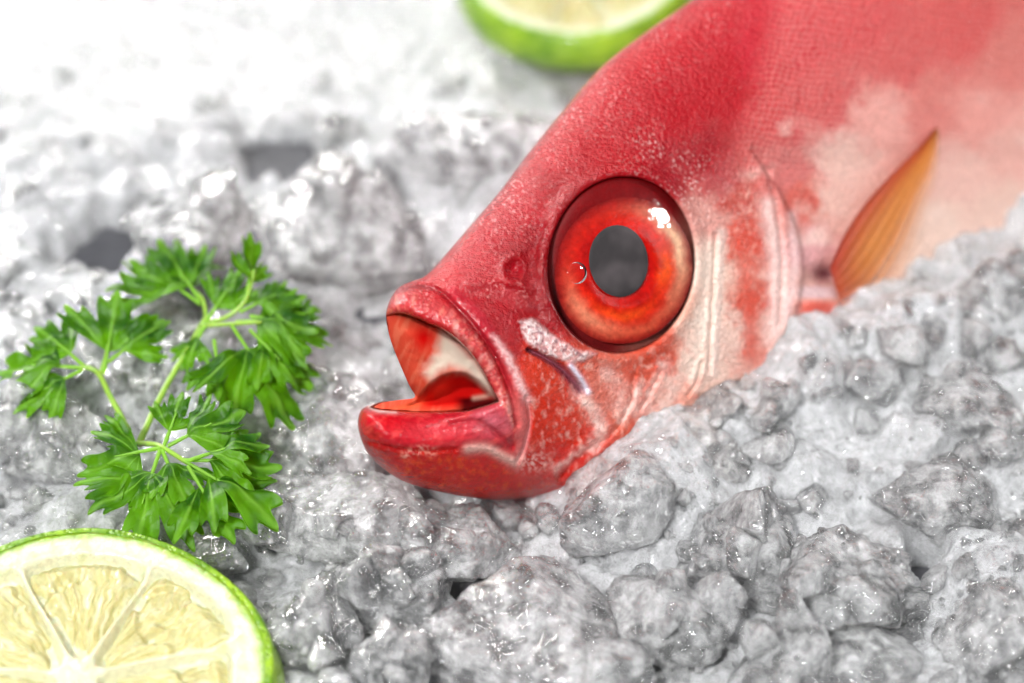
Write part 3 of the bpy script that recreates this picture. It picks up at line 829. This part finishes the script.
    for k in range(480):
        px = r.uniform(-60, 1090); py = r.uniform(-40, 740) if r.random() < 0.6 else r.uniform(330, 740)
        g = on_ground(px, py)
        R = np.exp(r.normal(-1.75, 0.55)); R = min(max(R, 0.05), 0.62)
        front = py > 330
        if g[1] > 4.5 and g[0] < 0 and r.random() < 0.45: continue
        z = float(bed_z(g[0], g[1]))
        c = np.array([g[0], g[1], z + R * r.uniform(-0.5, 0.15)])
        if blocked(c, R) or min(np.hypot(g[0] - on_ground(*q[:3])[0], g[1] - on_ground(*q[:3])[1]) - q[3] for q in HOLES) < 0: continue
        V, F = protos[4 if (R > 0.28 and front) else 3 if R > 0.1 else 2][r.integers(9)]
        S = np.diag(r.uniform(0.7, 1.25, 3) * R)
        Vs.append((V @ S) @ rand_rot(r).T + c); Fs.append(F + off); off += len(V); cnt += 1
    o = mesh_obj('crushed_ice', np.vstack(Vs), np.vstack(Fs), M_ICE_CLEAR)
    o['kind'] = 'stuff'; o['label'] = 'loose crushed ice fragments strewn over the bed'
    Vs, Fs, off = [], [], 0
    r = np.random.default_rng(18)
    for k in range(2000):
        px = r.uniform(-30, 1060); py = r.uniform(230, 720)
        g = on_ground(px, py, 0.15); R = np.exp(r.normal(-2.75, 0.38)) * (0.8 if py > 400 else 1.2)
        if fbm(np.array([[g[0] * 0.9, g[1] * 0.9, 0.3]]), 2, 41)[0] < r.uniform(-0.45, 0.15): continue
        c = np.array([g[0], g[1], float(bed_z(g[0], g[1])) + R * r.uniform(-0.65, 0.1)])
        if blocked(c, R): continue
        V, F = protos[2][r.integers(9)]
        Vs.append((V @ np.diag(r.uniform(0.7, 1.4, 3) * R)) @ rand_rot(r).T + c); Fs.append(F + off); off += len(V)
    o = mesh_obj('ice_granules', np.vstack(Vs), np.vstack(Fs), M_GRAIN)
    o['kind'] = 'stuff'; o['label'] = 'tiny clear ice granules frozen onto the bed'


BED = {}


def bed_z(x, y):
    i = np.clip(np.searchsorted(BED['xs'], x), 0, len(BED['xs']) - 1); j = np.clip(np.searchsorted(BED['ys'], y), 0, len(BED['ys']) - 1)
    return BED['Z'][i, j]


def to_px(c):
    v = c - CAM; t = v @ FW
    return 512 + (v @ RT) / t / K, 341.5 - (v @ UP) / t / K, t


def blocked(c, R):
    """keep fragments out of the lime, the parsley and the fish's mouth"""
    x, y, t = to_px(c)
    if np.linalg.norm(c - BIG_C) < 1.5 + R and R < 0.7: return True
    if np.linalg.norm((c - LIME_C) * np.array([1, 1, 0.8])) < 2.62 + 0.6 * R: return True
    if 340 < x < 560 and 380 < y < 505 and t < 36.4: return True
    if x > 500 and y < ice_line(x) - 4: return t < 35.15 + 0.0115 * (x - 450) + 2.2
    if 90 < x < 290 and 380 < y < 545 and c[2] > 0.3: return True
    return False


def ice_line(x):
    return np.interp(x, [500, 560, 600, 650, 700, 740, 780, 830, 870, 900, 940, 1000, 1060], [500, 486, 462, 428, 396, 372, 352, 338, 326, 296, 262, 226, 200])


BIG_C = on_ground(540, 602, 0.3)
LIME_C = on_ground(78, 676, 0.5)

LUMPS = [
    (540, 602, 1.30, 1.1, 0.16, 3, 'largest smooth grey ice lump, in front below the fish jaw'),
    (318, 622, 0.62, 1.0, 0.1, 1, 'cloudy clear ice lump right beside the rind of the front lime half'),
    (400, 655, 0.55, 1.0, 0.0, 1, 'rounded glassy ice lump at the bottom edge, left of the largest grey lump'),
    (335, 500, 0.85, 1.2, 0.35, 0, 'bright white ice lump between the parsley and the fish chin'),
    (395, 560, 0.85, 1.2, 0.4, 0, 'grey wedge of ice just left of the largest grey lump'),
    (470, 520, 0.62, 1.2, 0.4, 0, 'white lit ice lump directly under the fish chin'),
    (610, 485, 0.50, 1.1, 0.0, 2, 'small pinkish ice lump pressed against the fish cheek'),
    (672, 440, 0.85, 1.25, 0.05, 2, 'broad pink tinted ice lump leaning on the cheek below the eye'),
    (748, 412, 0.75, 1.0, 0.05, 1, 'ice lump leaning on the gill cover, right of the pink tinted lump'),
    (735, 535, 0.85, 1.1, 0.2, 1, 'clear rough ice lump right of the largest grey lump'),
    (660, 600, 0.72, 1.1, 0.2, 1, 'glittering rough ice lump touching the right side of the largest grey lump'),
    (905, 325, 0.52, 1.2, -0.1, 1, 'pale block of ice under the orange pectoral fin'),
    (960, 390, 0.85, 1.1, 0.1, 1, 'milky rounded ice lump at the right, in front of the fish belly'),
    (1000, 280, 0.6, 1.0, 0.0, 1, 'blurred ice lump against the fish belly at the right edge'),
    (945, 480, 0.85, 1.1, 0.2, 1, 'glassy ice lump with bright top near the right edge'),
    (830, 560, 0.9, 1.1, 0.25, 1, 'wide rough ice lump midway between the largest lump and right edge'),
    (985, 620, 0.8, 1.0, 0.2, 1, 'bright ice lump in the bottom right corner'),
    (600, 672, 0.55, 1.1, 0.1, 1, 'ice lump at the bottom edge, right of the largest grey lump'),
    (790, 655, 0.7, 1.1, 0.2, 1, 'low rough ice lump at the bottom edge, left of the corner lump'),
    (210, 225, 1.0, 1.2, 0.2, 0, 'large smooth white ice lump behind the top of the parsley'),
    (360, 215, 1.2, 1.3, 0.3, 0, 'broad white ice lump behind the fish snout'),
    (480, 130, 1.2, 1.2, 0.3, 0, 'white ice lump below the blurred lime at the back'),
    (330, 410, 1.0, 1.2, 0.45, 0, 'smooth white ice lump between parsley leaves and fish mouth'),
    (60, 420, 0.9, 1.2, 0.4, 0, 'white ice lump behind the left parsley leaves'),
]


# ================================================================== LIMES
def lime_mats():
    m, nt, out = mat_new('lime_rind'); co = cm_coords(nt)
    p = N(nt, 'BsdfPrincipled', Roughness=0.3); p.inputs['Coat Weight'].default_value = 0.4; p.inputs['Coat Roughness'].default_value = 0.15
    cr = N(nt, 'MixRGB'); cr.inputs[1].default_value = (*srgb(84, 128, 10), 1); cr.inputs[2].default_value = (*srgb(150, 184, 34), 1)
    nt.links.new(ramp(nt, noise_node(nt, co, 1.7, 5, 0.7), 0.35, 0.68), cr.inputs[0]); nt.links.new(cr.outputs[0], p.inputs['Base Color'])
    v = N(nt, 'TexVoronoi', Scale=11.0); nt.links.new(co, v.inputs['Vector'])
    b = bump(nt, ramp(nt, v.outputs['Distance'], 0.0, 0.5), 0.035, 0.9); b = bump(nt, noise_node(nt, co, 3, 4), 0.06, 0.6, b)
    nt.links.new(b, p.inputs['Normal']); nt.links.new(p.outputs[0], out.inputs[0])
    rind = m
    pith = attr_skin('lime_pith', rough=0.38, sss=0.35, bumps=((9.0, 0.03, 0.7), (30.0, 0.012, 0.7)), coat=0.7, trans_attr='thin')
    pulp = attr_skin('lime_pulp', rough=0.22, sss=0.25, bumps=((6.0, 0.03, 0.6), (24.0, 0.012, 0.7)), coat=0.9, trans_attr='thin')
    return rind, pith, pulp


def build_lime(name, center, Rl, tilt_x, tilt_y, spin, label, mats, nseg=8, depth=0.9, seed=0):
    rind_m, pith_m, pulp_m = mats
    Rx = np.array([[1, 0, 0], [0, math.cos(tilt_x), -math.sin(tilt_x)], [0, math.sin(tilt_x), math.cos(tilt_x)]])
    Ry = np.array([[math.cos(tilt_y), 0, math.sin(tilt_y)], [0, 1, 0], [-math.sin(tilt_y), 0, math.cos(tilt_y)]])
    Rm = Ry @ Rx
    def place(L): return L @ Rm.T + center
    root = empty(name, place(np.array([[0, 0, -depth * Rl]]))[0], label, 'lime', 'cut limes on the ice')
    # rind: peel bowl down to the bottom
    na, nr = 160, 50
    a = np.arange(na) / na * 2 * np.pi
    ph = np.linspace(0.0, 1.0, nr)
    A, PH = np.meshgrid(a, ph, indexing='ij')
    wob = 1 + 0.012 * np.sin(3 * A + 1 + seed) + 0.008 * np.sin(5 * A + seed)
    f0 = math.asin(0.38 / math.hypot(1, 0.38)); FI = f0 - PH * (f0 + math.pi / 2 * 0.99); rr = math.hypot(1, 0.38) * Rl * np.cos(FI) * wob
    L = np.stack([rr * np.cos(A), rr * np.sin(A), depth * Rl * (np.sin(FI) * math.hypot(1, 0.38) - 0.38)], -1)
    # rolled edge: thin strip onto the face
    rag = 0.962 + 0.014 * fbm(np.stack([6 * np.cos(a), 6 * np.sin(a), 0 * a + seed], -1), 3, 7)
    lip = np.stack([(Rl * rag * wob[:, 0]) * np.cos(a), (Rl * rag * wob[:, 0]) * np.sin(a), 0 * a + 0.012], -1)[:, None]
    lip2 = np.stack([(Rl * 0.988 * wob[:, 0]) * np.cos(a), (Rl * 0.988 * wob[:, 0]) * np.sin(a), 0 * a + 0.008], -1)[:, None]
    L = np.concatenate([lip, lip2, L], 1)
    mesh_obj('rind', place(L.reshape(-1, 3)), grid_faces(na, nr + 2, True)[:, ::-1], rind_m, root)
    # pith disc with the membranes standing up between the segments
    edges = spin + np.cumsum(np.concatenate([[0], np.array([1 + 0.25 * math.sin(3.1 * k + seed) for k in range(nseg)])]))
    edges = spin + (edges - spin) / (edges[-1] - spin) * 2 * np.pi
    na, nr = 360, 90
    a = np.arange(na) / na * 2 * np.pi; r = np.linspace(0.001, 1, nr) * 0.985
    A, Rr = np.meshgrid(a, r, indexing='ij')
    WB = 1 + 0.012 * np.sin(3 * A + 1 + seed) + 0.008 * np.sin(5 * A + seed)
    def seg_sd(A, Rr):
        """how deep inside a segment (in units of the radius, >0 inside)"""
        best = np.full(A.shape, -1.0); own = np.zeros(A.shape, int)
        for k in range(nseg):
            c = 0.5 * (edges[k] + edges[k + 1]); hw = 0.5 * (edges[k + 1] - edges[k])
            da = np.angle(np.exp(1j * (A - c)))
            x = Rr * np.cos(da); y = np.abs(Rr * np.sin(da))
            side = (x * math.sin(hw) - y * math.cos(hw)) - 0.004 - 0.008 * np.sin(7 * Rr + k)
            outer = 0.82 + 0.03 * math.sin(2.3 * k + seed) - Rr
            inn = Rr - 0.10
            kk = 26.0
            s = -np.log(np.exp(-kk * np.clip(side, -1, 1)) + np.exp(-kk * np.clip(outer, -1, 1)) + np.exp(-kk * np.clip(inn, -1, 1))) / kk
            m = s > best; best = np.where(m, s, best); own = np.where(m, k, own)
        return best, own
    s, own = seg_sd(A, Rr)
    xy = np.stack([Rr * np.cos(A), Rr * np.sin(A), 0 * A + seed], -1)
    n = fbm(xy * 9, 4, 31 + seed); nf = fbm(xy * 26, 3, 33 + seed)
    Z = 0.03 * n + 0.02 * nf + 0.05 * np.exp(-(Rr / 0.10) ** 2) - 0.22 * sstep(-0.012, 0.03, s) 
    c = np.zeros(A.shape + (3,)) + srgb(226, 224, 190)
    def pt(m, cc):
        nonlocal c
        m = np.clip(m, 0, 1)[..., None]; c = c * (1 - m) + srgb(*cc) * m
    pt(sstep(0.84, 0.90, Rr), (232, 234, 206)); pt(sstep(0.90, 0.965, Rr + 0.045 * n), (150, 190, 40))
    pt(sstep(0.1, 0.4, n) * 0.4 * sstep(0.3, 0.8, Rr), (214, 220, 150))
    mesh_obj('pith', place(np.stack([Rl * Rr * WB * np.cos(A), Rl * Rr * WB * np.sin(A), np.where(Rr > 0.955, np.minimum(Z, 0.0) - 0.01, Z)], -1).reshape(-1, 3)), grid_faces(na, nr, True)[:, ::-1] * 1, pith_m, root,
             attrs={'col': c.reshape(-1, 3), 'rough': np.ones(A.size), 'thin': np.full(A.size, 0.25)})
    # pulp segments
    for k in range(nseg):
        c0 = 0.5 * (edges[k] + edges[k + 1]); hw = 0.5 * (edges[k + 1] - edges[k])
        nu, nv = 110, 110
        u = np.linspace(-1, 1, nu)[:, None]; v = np.linspace(0.02, 1, nv)[None]
        # triangle-ish domain clipped to the segment outline
        Rq = 0.09 + (0.85 - 0.09) * v + 0 * u
        Aq = c0 + u * hw * 0.985 + 0 * v
        sd, _ = seg_sd(Aq, Rq)
        lx_, ly_ = Rq * np.cos(Aq), Rq * np.sin(Aq)
        # juice sacs: long drops fanning out from the core
        du = np.angle(np.exp(1j * (Aq - c0)))
        warp = 0.5 * fbm(np.stack([Rq * 5, du * 3, 0 * Rq + k], -1), 2, 61 + k)
        cell = fbm(np.stack([du * 15 + warp * 2.4, Rq * 5.5 + warp, 0 * Rq + 3 * k + seed], -1), 2, 71 + k)
        ves = 1 - np.abs(fbm(np.stack([du * 11 + warp * 3, Rq * 4.0 + 0 * du, 0 * Rq + 9 * k + seed], -1), 2, 81 + k)) * 2.2
        Zq = -0.20 + 0.17 * sstep(0, 0.10, sd) * (0.7 + 0.3 * np.clip(ves, -1, 1)) + 0.045 * cell - 0.12 * sstep(0.1, 0.35, fbm(np.stack([lx_ * 4, ly_ * 4, 0 * lx_ + k], -1), 2, 91 + k))
        Zq = np.where(sd < 0.004, -0.28, Zq)
        cq = np.zeros(Aq.shape + (3,)) + srgb(228, 222, 170)
        m = np.clip(sstep(0.0, 0.5, cell), 0, 1)[..., None]; cq = cq * (1 - m) + srgb(238, 234, 200) * m
        m = np.clip(sstep(0.35, 0.9, ves), 0, 1)[..., None] * 0.5; cq = cq * (1 - m) + srgb(218, 206, 140) * m
        mesh_obj('segment', place(np.stack([Rl * lx_, Rl * ly_, Zq], -1).reshape(-1, 3)), grid_faces(nu, nv)[:, ::-1], pulp_m, root,
                 attrs={'col': cq.reshape(-1, 3), 'rough': np.ones(Aq.size), 'thin': np.full(Aq.size, 0.45)})
    return root


# ================================================================== PARSLEY
def blade(base, f, nrm, L, width, seed, curl, lobes=3):
    """one wedge shaped leaflet with three toothed lobes"""
    r = np.random.default_rng(seed)
    f = f / np.linalg.norm(f); nrm = nrm - f * (nrm @ f); nrm /= np.linalg.norm(nrm); s = np.cross(nrm, f)
    nth, nr = 150, 16
    sp = 40.0 if lobes == 3 else 66.0
    cent = np.linspace(-sp, sp, lobes) + r.uniform(-4, 4, lobes); half = sp / (lobes - 1)
    size = (1 - 0.22 * (np.abs(cent) / sp)) * r.uniform(0.86, 1.06, lobes)
    th = np.linspace(-sp - half, sp + half, nth)
    d = (th[:, None] - cent[None]) / half; k = np.argmin(np.abs(d), 1); a = d[np.arange(nth), k]
    cut = 0.40 + 0.06 * math.sin(seed)
    ro = size[k] * (1 - cut * np.clip(np.abs(a), 0, 1.0) ** 3.2) * (1 + 0.10 * np.cos(3 * np.pi * a))
    q = (np.linspace(0, 1, nr) ** 0.8)[None]; R = ro[:, None] * q; T = np.radians(th)[:, None]
    x = R * np.cos(T); y = R * np.sin(T) * width
    z = -curl * x * np.abs(x) - curl * 0.8 * y * y + (np.abs(a)[:, None] * 0.07 - 0.02) * q ** 1.5 * np.minimum(1, 1.2 * q)
    z = z + 0.22 * fbm(np.stack([x * 2.0, y * 2.0, 0 * x + seed], -1), 2, seed) + 0.02 * np.cos(3 * np.pi * a)[:, None] * q ** 3
    V = (base + L * (x[..., None] * f + y[..., None] * s + z[..., None] * nrm)).reshape(-1, 3); F = grid_faces(nth, nr)
    vv = (np.exp(-(a[:, None] / 0.12) ** 2) * (1 - 0.6 * q)).ravel()
    B = V - nrm * 0.011; n = len(V)
    ids = np.arange(nth * nr).reshape(nth, nr)
    loop = np.concatenate([ids[0, :], ids[1:, -1], ids[-1, -2::-1]])
    rim = np.stack([loop[:-1], loop[1:], loop[1:] + n, loop[:-1] + n], -1)
    return np.vstack([V, B]), np.vstack([F[:, ::-1], F + n, rim]), np.concatenate([vv, vv])


def leaf_mesh(base, tip, nrm, width, seed, curl=0.25):
    r = np.random.default_rng(seed)
    base = np.array(base); tip = np.array(tip); f = tip - base; L = np.linalg.norm(f); f /= L
    nrm = np.array(nrm, float); nrm -= f * (nrm @ f); nrm /= np.linalg.norm(nrm); s = np.cross(nrm, f)
    Vs, Fs, vs, off = [], [], [], 0
    V, F, v = blade(base + f * L * 0.26, f, nrm, 0.76 * L, 0.85 + 0.5 * width, seed, curl, 5 if width > 0.84 else 3); Vs.append(V); Fs.append(F); vs.append(v); off += len(V)
    # midrib that carries the leaflets
    pts = np.array([base, base + f * L * 0.14, base + f * L * 0.32, base + f * L * 0.6]); V, F = tube(pts, np.array([0.03, 0.03, 0.024, 0.01]), 8)
    Vs.append(V); Fs.append(F + off); vs.append(np.ones(len(V)))
    return np.vstack(Vs), np.vstack(Fs), np.concatenate(vs)


def build_parsley():
    m, nt, out = mat_new('parsley_leaf'); co = cm_coords(nt)
    p = N(nt, 'BsdfPrincipled', Roughness=0.42); p.inputs['Specular IOR Level'].default_value = 0.35
    va = N(nt, 'Attribute', _attribute_name='vein')
    cr = N(nt, 'MixRGB'); cr.inputs[1].default_value = (*srgb(30, 80, 6), 1); cr.inputs[2].default_value = (*srgb(92, 146, 12), 1)
    nt.links.new(ramp(nt, noise_node(nt, co, 1.1, 3), 0.40, 0.60), cr.inputs[0])
    c2 = N(nt, 'MixRGB'); nt.links.new(va.outputs['Fac'], c2.inputs[0]); nt.links.new(cr.outputs[0], c2.inputs[1]); c2.inputs[2].default_value = (*srgb(140, 190, 70), 1)
    nt.links.new(c2.outputs[0], p.inputs['Base Color'])
    nb = bump(nt, noise_node(nt, co, 9, 3), 0.03, 0.7); nt.links.new(nb, p.inputs['Normal'])
    t = N(nt, 'BsdfTranslucent'); t.inputs[0].default_value = (*srgb(186, 230, 20), 1)
    mx = N(nt, 'MixShader'); mx.inputs[0].default_value = 0.45
    nt.links.new(p.outputs[0], mx.inputs[1]); nt.links.new(t.outputs[0], mx.inputs[2]); nt.links.new(mx.outputs[0], out.inputs[0])
    leafm = m
    m, nt, out = mat_new('parsley_stem'); p = N(nt, 'BsdfPrincipled', Roughness=0.35); p.inputs['Subsurface Weight'].default_value = 0.3; p.inputs['Subsurface Scale'].default_value = 0.1 * SC
    co = cm_coords(nt); cr = N(nt, 'MixRGB'); cr.inputs[1].default_value = (*srgb(110, 150, 40), 1); cr.inputs[2].default_value = (*srgb(150, 186, 70), 1)
    nt.links.new(noise_node(nt, co, 4, 3), cr.inputs[0]); nt.links.new(cr.outputs[0], p.inputs['Base Color']); nt.links.new(p.outputs[0], out.inputs[0])
    stemm = m
    root = empty('parsley', on_ground(138, 440), 'bright green parsley sprig standing in the ice left of the fish mouth', 'parsley')
    stems = [([(138, 446, 35.9), (146, 428, 36.1), (163, 392, 36.5), (186, 352, 36.9), (206, 318, 37.2)], 0.055),
             ([(134, 446, 35.9), (126, 426, 36.0), (110, 396, 36.2), (97, 372, 36.4), (80, 366, 36.4)], 0.05),
             ([(138, 444, 35.9), (150, 444, 35.4), (162, 447, 35.0), (186, 462, 34.8)], 0.045),
             ([(100, 376, 36.4), (104, 362, 36.5), (108, 345, 36.6)], 0.035),
             ([(206, 318, 37.2), (203, 300, 37.4), (194, 290, 37.6)], 0.035),
             ([(204, 322, 37.2), (225, 318, 37.0), (246, 300, 37.0), (254, 270, 37.1)], 0.04),
             ([(200, 326, 37.1), (232, 324, 36.8), (262, 322, 36.6)], 0.035)]
    for P, rad in stems:
        pts = spline(P, 6); V, F = tube(at(pts[:, 0], pts[:, 1], pts[:, 2]), np.linspace(rad, rad * 0.75, len(pts)), 10)
        mesh_obj('stem', V, F, stemm, root)
    # base x,y,depth -> tip x,y,depth, width, tilt of the blade (right, up, towards camera), curl
    LV = [
        (200, 304, 37.3, 134, 256, 38.0, 0.75, (0.3, 0.8, 0.6), 0.15), (200, 300, 37.4, 160, 242, 37.9, 0.6, (0.2, 0.6, 0.8), 0.1), 
        (206, 322, 37.1, 243, 266, 37.3, 0.55, (-0.3, 0.3, 0.9), 0.1), (246, 302, 37.0, 254, 238, 37.3, 0.28, (0.8, 0.1, 0.6), 0.2),
        (240, 312, 36.9, 300, 282, 37.2, 0.75, (-0.1, 0.8, 0.5), 0.35), (250, 316, 36.8, 336, 330, 36.8, 0.7, (0.2, 0.8, 0.5), 0.35), (236, 322, 36.8, 318, 318, 36.6, 0.8, (0.0, 0.7, 0.7), 0.3),
        (232, 326, 36.7, 290, 412, 36.0, 0.75, (0.6, 0.2, 0.7), 0.2), (250, 330, 36.6, 300, 380, 36.2, 0.7, (0.5, 0.4, 0.7), 0.2), 
        (214, 340, 36.7, 222, 398, 36.2, 0.65, (0.0, 0.3, 0.9), 0.15), (205, 326, 36.9, 180, 372, 36.6, 0.5, (-0.5, 0.2, 0.8), 0.15),
        (104, 374, 36.4, 118, 288, 36.9, 0.72, (0.1, 0.4, 0.9), 0.1), (108, 362, 36.5, 165, 318, 36.8, 0.55, (0.2, 0.6, 0.7), 0.2), 
        (84, 368, 36.4, -4, 362, 36.6, 0.7, (0.0, 0.8, 0.6), 0.2), (84, 366, 36.4, 34, 322, 36.9, 0.6, (-0.1, 0.6, 0.8), 0.15), (82, 370, 36.4, 18, 402, 36.0, 0.5, (-0.4, 0.5, 0.7), 0.2), 
        (160, 448, 35.0, 84, 462, 34.7, 0.75, (-0.1, 0.6, 0.8), 0.2), (160, 450, 34.9, 130, 540, 34.1, 0.78, (0.0, 0.5, 0.9), 0.15), (162, 450, 34.9, 186, 505, 34.3, 0.6, (0.3, 0.4, 0.8), 0.1),
        (164, 446, 35.0, 184, 392, 35.3, 0.6, (-0.1, 0.2, 0.9), 0.1), (168, 446, 35.0, 240, 408, 35.0, 0.65, (0.1, 0.7, 0.7), 0.2),
        (184, 460, 34.8, 276, 462, 34.8, 0.72, (0.2, 0.7, 0.6), 0.25), (186, 462, 34.8, 274, 512, 34.3, 0.65, (0.4, 0.6, 0.6), 0.25), (188, 466, 34.7, 234, 542, 34.1, 0.62, (0.5, 0.4, 0.7), 0.2), (190, 460, 34.7, 262, 436, 34.9, 0.5, (0.0, 0.8, 0.5), 0.25)]
    for k, (bx, by, bd, tx, ty, td, w, nv, cu) in enumerate(LV):
        nrm = nv[0] * RT + nv[1] * UP * 0.8 - nv[2] * FW
        V, F, vv = leaf_mesh(at(bx, by, bd), at(tx, ty, td), nrm, w * 1.15, 300 + k, curl=cu)
        mesh_obj('leaf', V, F, leafm, root, attrs={'vein': vv})
    return root


# ================================================================== BUILD
build_ice()
build_fish()
LM = lime_mats()
build_lime('lime_half', LIME_C, 2.55, math.radians(4), math.radians(3), math.radians(68), 'juicy lime half in front, cut face up, at the lower left corner', LM, 7, 0.85, 0)
c = on_ground(578, -36, -0.2)
build_lime('lime_half', c, 2.15, math.radians(6), math.radians(-4), math.radians(20), 'blurred lime half behind the fish forehead at the top', LM, 8, 0.5, 3)
build_parsley()

# ------------------------------------------------------------------ camera, light, world
cam = bpy.data.cameras.new('camera'); co = bpy.data.objects.new('camera', cam); COL.objects.link(co)
co.location = CAM * SC
co.rotation_euler = (math.pi / 2 - PITCH, 0, 0)
cam.lens = LENS; cam.sensor_width = 36; cam.clip_start = 0.01; cam.clip_end = 50
cam.dof.use_dof = True; cam.dof.focus_distance = FOCUS * SC; cam.dof.aperture_fstop = FSTOP
scene.camera = co


def area(name, pos, target, size, power, color=(1, 1, 1), size_y=None):
    l = bpy.data.lights.new(name, 'AREA'); o = bpy.data.objects.new(name, l); COL.objects.link(o)
    l.shape = 'DISK' if size_y is None else 'RECTANGLE'; l.size = size
    if size_y: l.size_y = size_y
    l.energy = power; l.color = color
    o.location = pos
    o.rotation_euler = (Vector(target) - Vector(pos)).to_track_quat('-Z', 'Y').to_euler()
    return o


area('key_lamp', (-0.55, 3.1, 1.15), (0, 0, 0), 0.32, 8, (1.0, 0.98, 0.95))
area('added_rim_lamp', (-1.5, 2.95, 1.42), (0, 0, 0), 0.7, 60, (1.0, 0.98, 0.95))  # unseen lamp, added for forehead sheen and light behind the mouth
area('added_mouth_lamp', (-2.6, 2.5, 0.78), (0, 0, 0), 0.28, 80, (1.0, 0.98, 0.95))  # unseen lamp, added so the mouth lining glows from behind
area('side_lamp', (1.22, -0.1, 0.46), (0.02, 0, 0), 0.10, 4, (1.0, 1.0, 1.0))
area('added_back_softbox', (0.5, 2.4, 2.4), (0, 0, 0), 2.6, 6, (1.0, 1.0, 1.0), 1.3)  # softbox added out of view, for glints and sheen from behind
area('front_box', (-0.3, -0.7, 0.82), (0.02, 0, 0), 0.16, 16, (1.0, 1.0, 1.0), 0.16)
area('top_box', (0.1, -0.1, 1.3), (0.02, 0, 0), 0.40, 8, (1.0, 1.0, 1.0), 0.45)

w = bpy.data.worlds.new('World'); scene.world = w; w.use_nodes = True
nt = w.node_tree; bg = nt.nodes['Background']; bg.inputs[1].default_value = 0.17
tc = nt.nodes.new('ShaderNodeTexCoord'); sx = nt.nodes.new('ShaderNodeSeparateXYZ'); nt.links.new(tc.outputs['Generated'], sx.inputs[0])
cr = nt.nodes.new('ShaderNodeValToRGB'); e = cr.color_ramp.elements          # studio: pale ceiling, darker walls
e[0].position = 0.0; e[0].color = (0.10, 0.105, 0.115, 1); e[1].position = 0.95; e[1].color = (1.5, 1.55, 1.6, 1)
q = e.new(0.35); q.color = (0.35, 0.37, 0.40, 1); q = e.new(0.6); q.color = (1.25, 1.29, 1.33, 1)
nt.links.new(sx.outputs['Z'], cr.inputs[0]); nt.links.new(cr.outputs[0], bg.inputs[0])

scene.view_settings.view_transform = 'Standard'; scene.view_settings.look = 'None'
scene.view_settings.exposure = 0.12; scene.view_settings.gamma = 1.0
scene.render.engine = 'CYCLES'
cy = scene.cycles
cy.use_denoising = True
cy.use_adaptive_sampling = True; cy.adaptive_threshold = 0.05
cy.max_bounces = 12; cy.diffuse_bounces = 4; cy.glossy_bounces = 4; cy.transmission_bounces = 8; cy.transparent_max_bounces = 12
cy.sample_clamp_indirect = 6.0
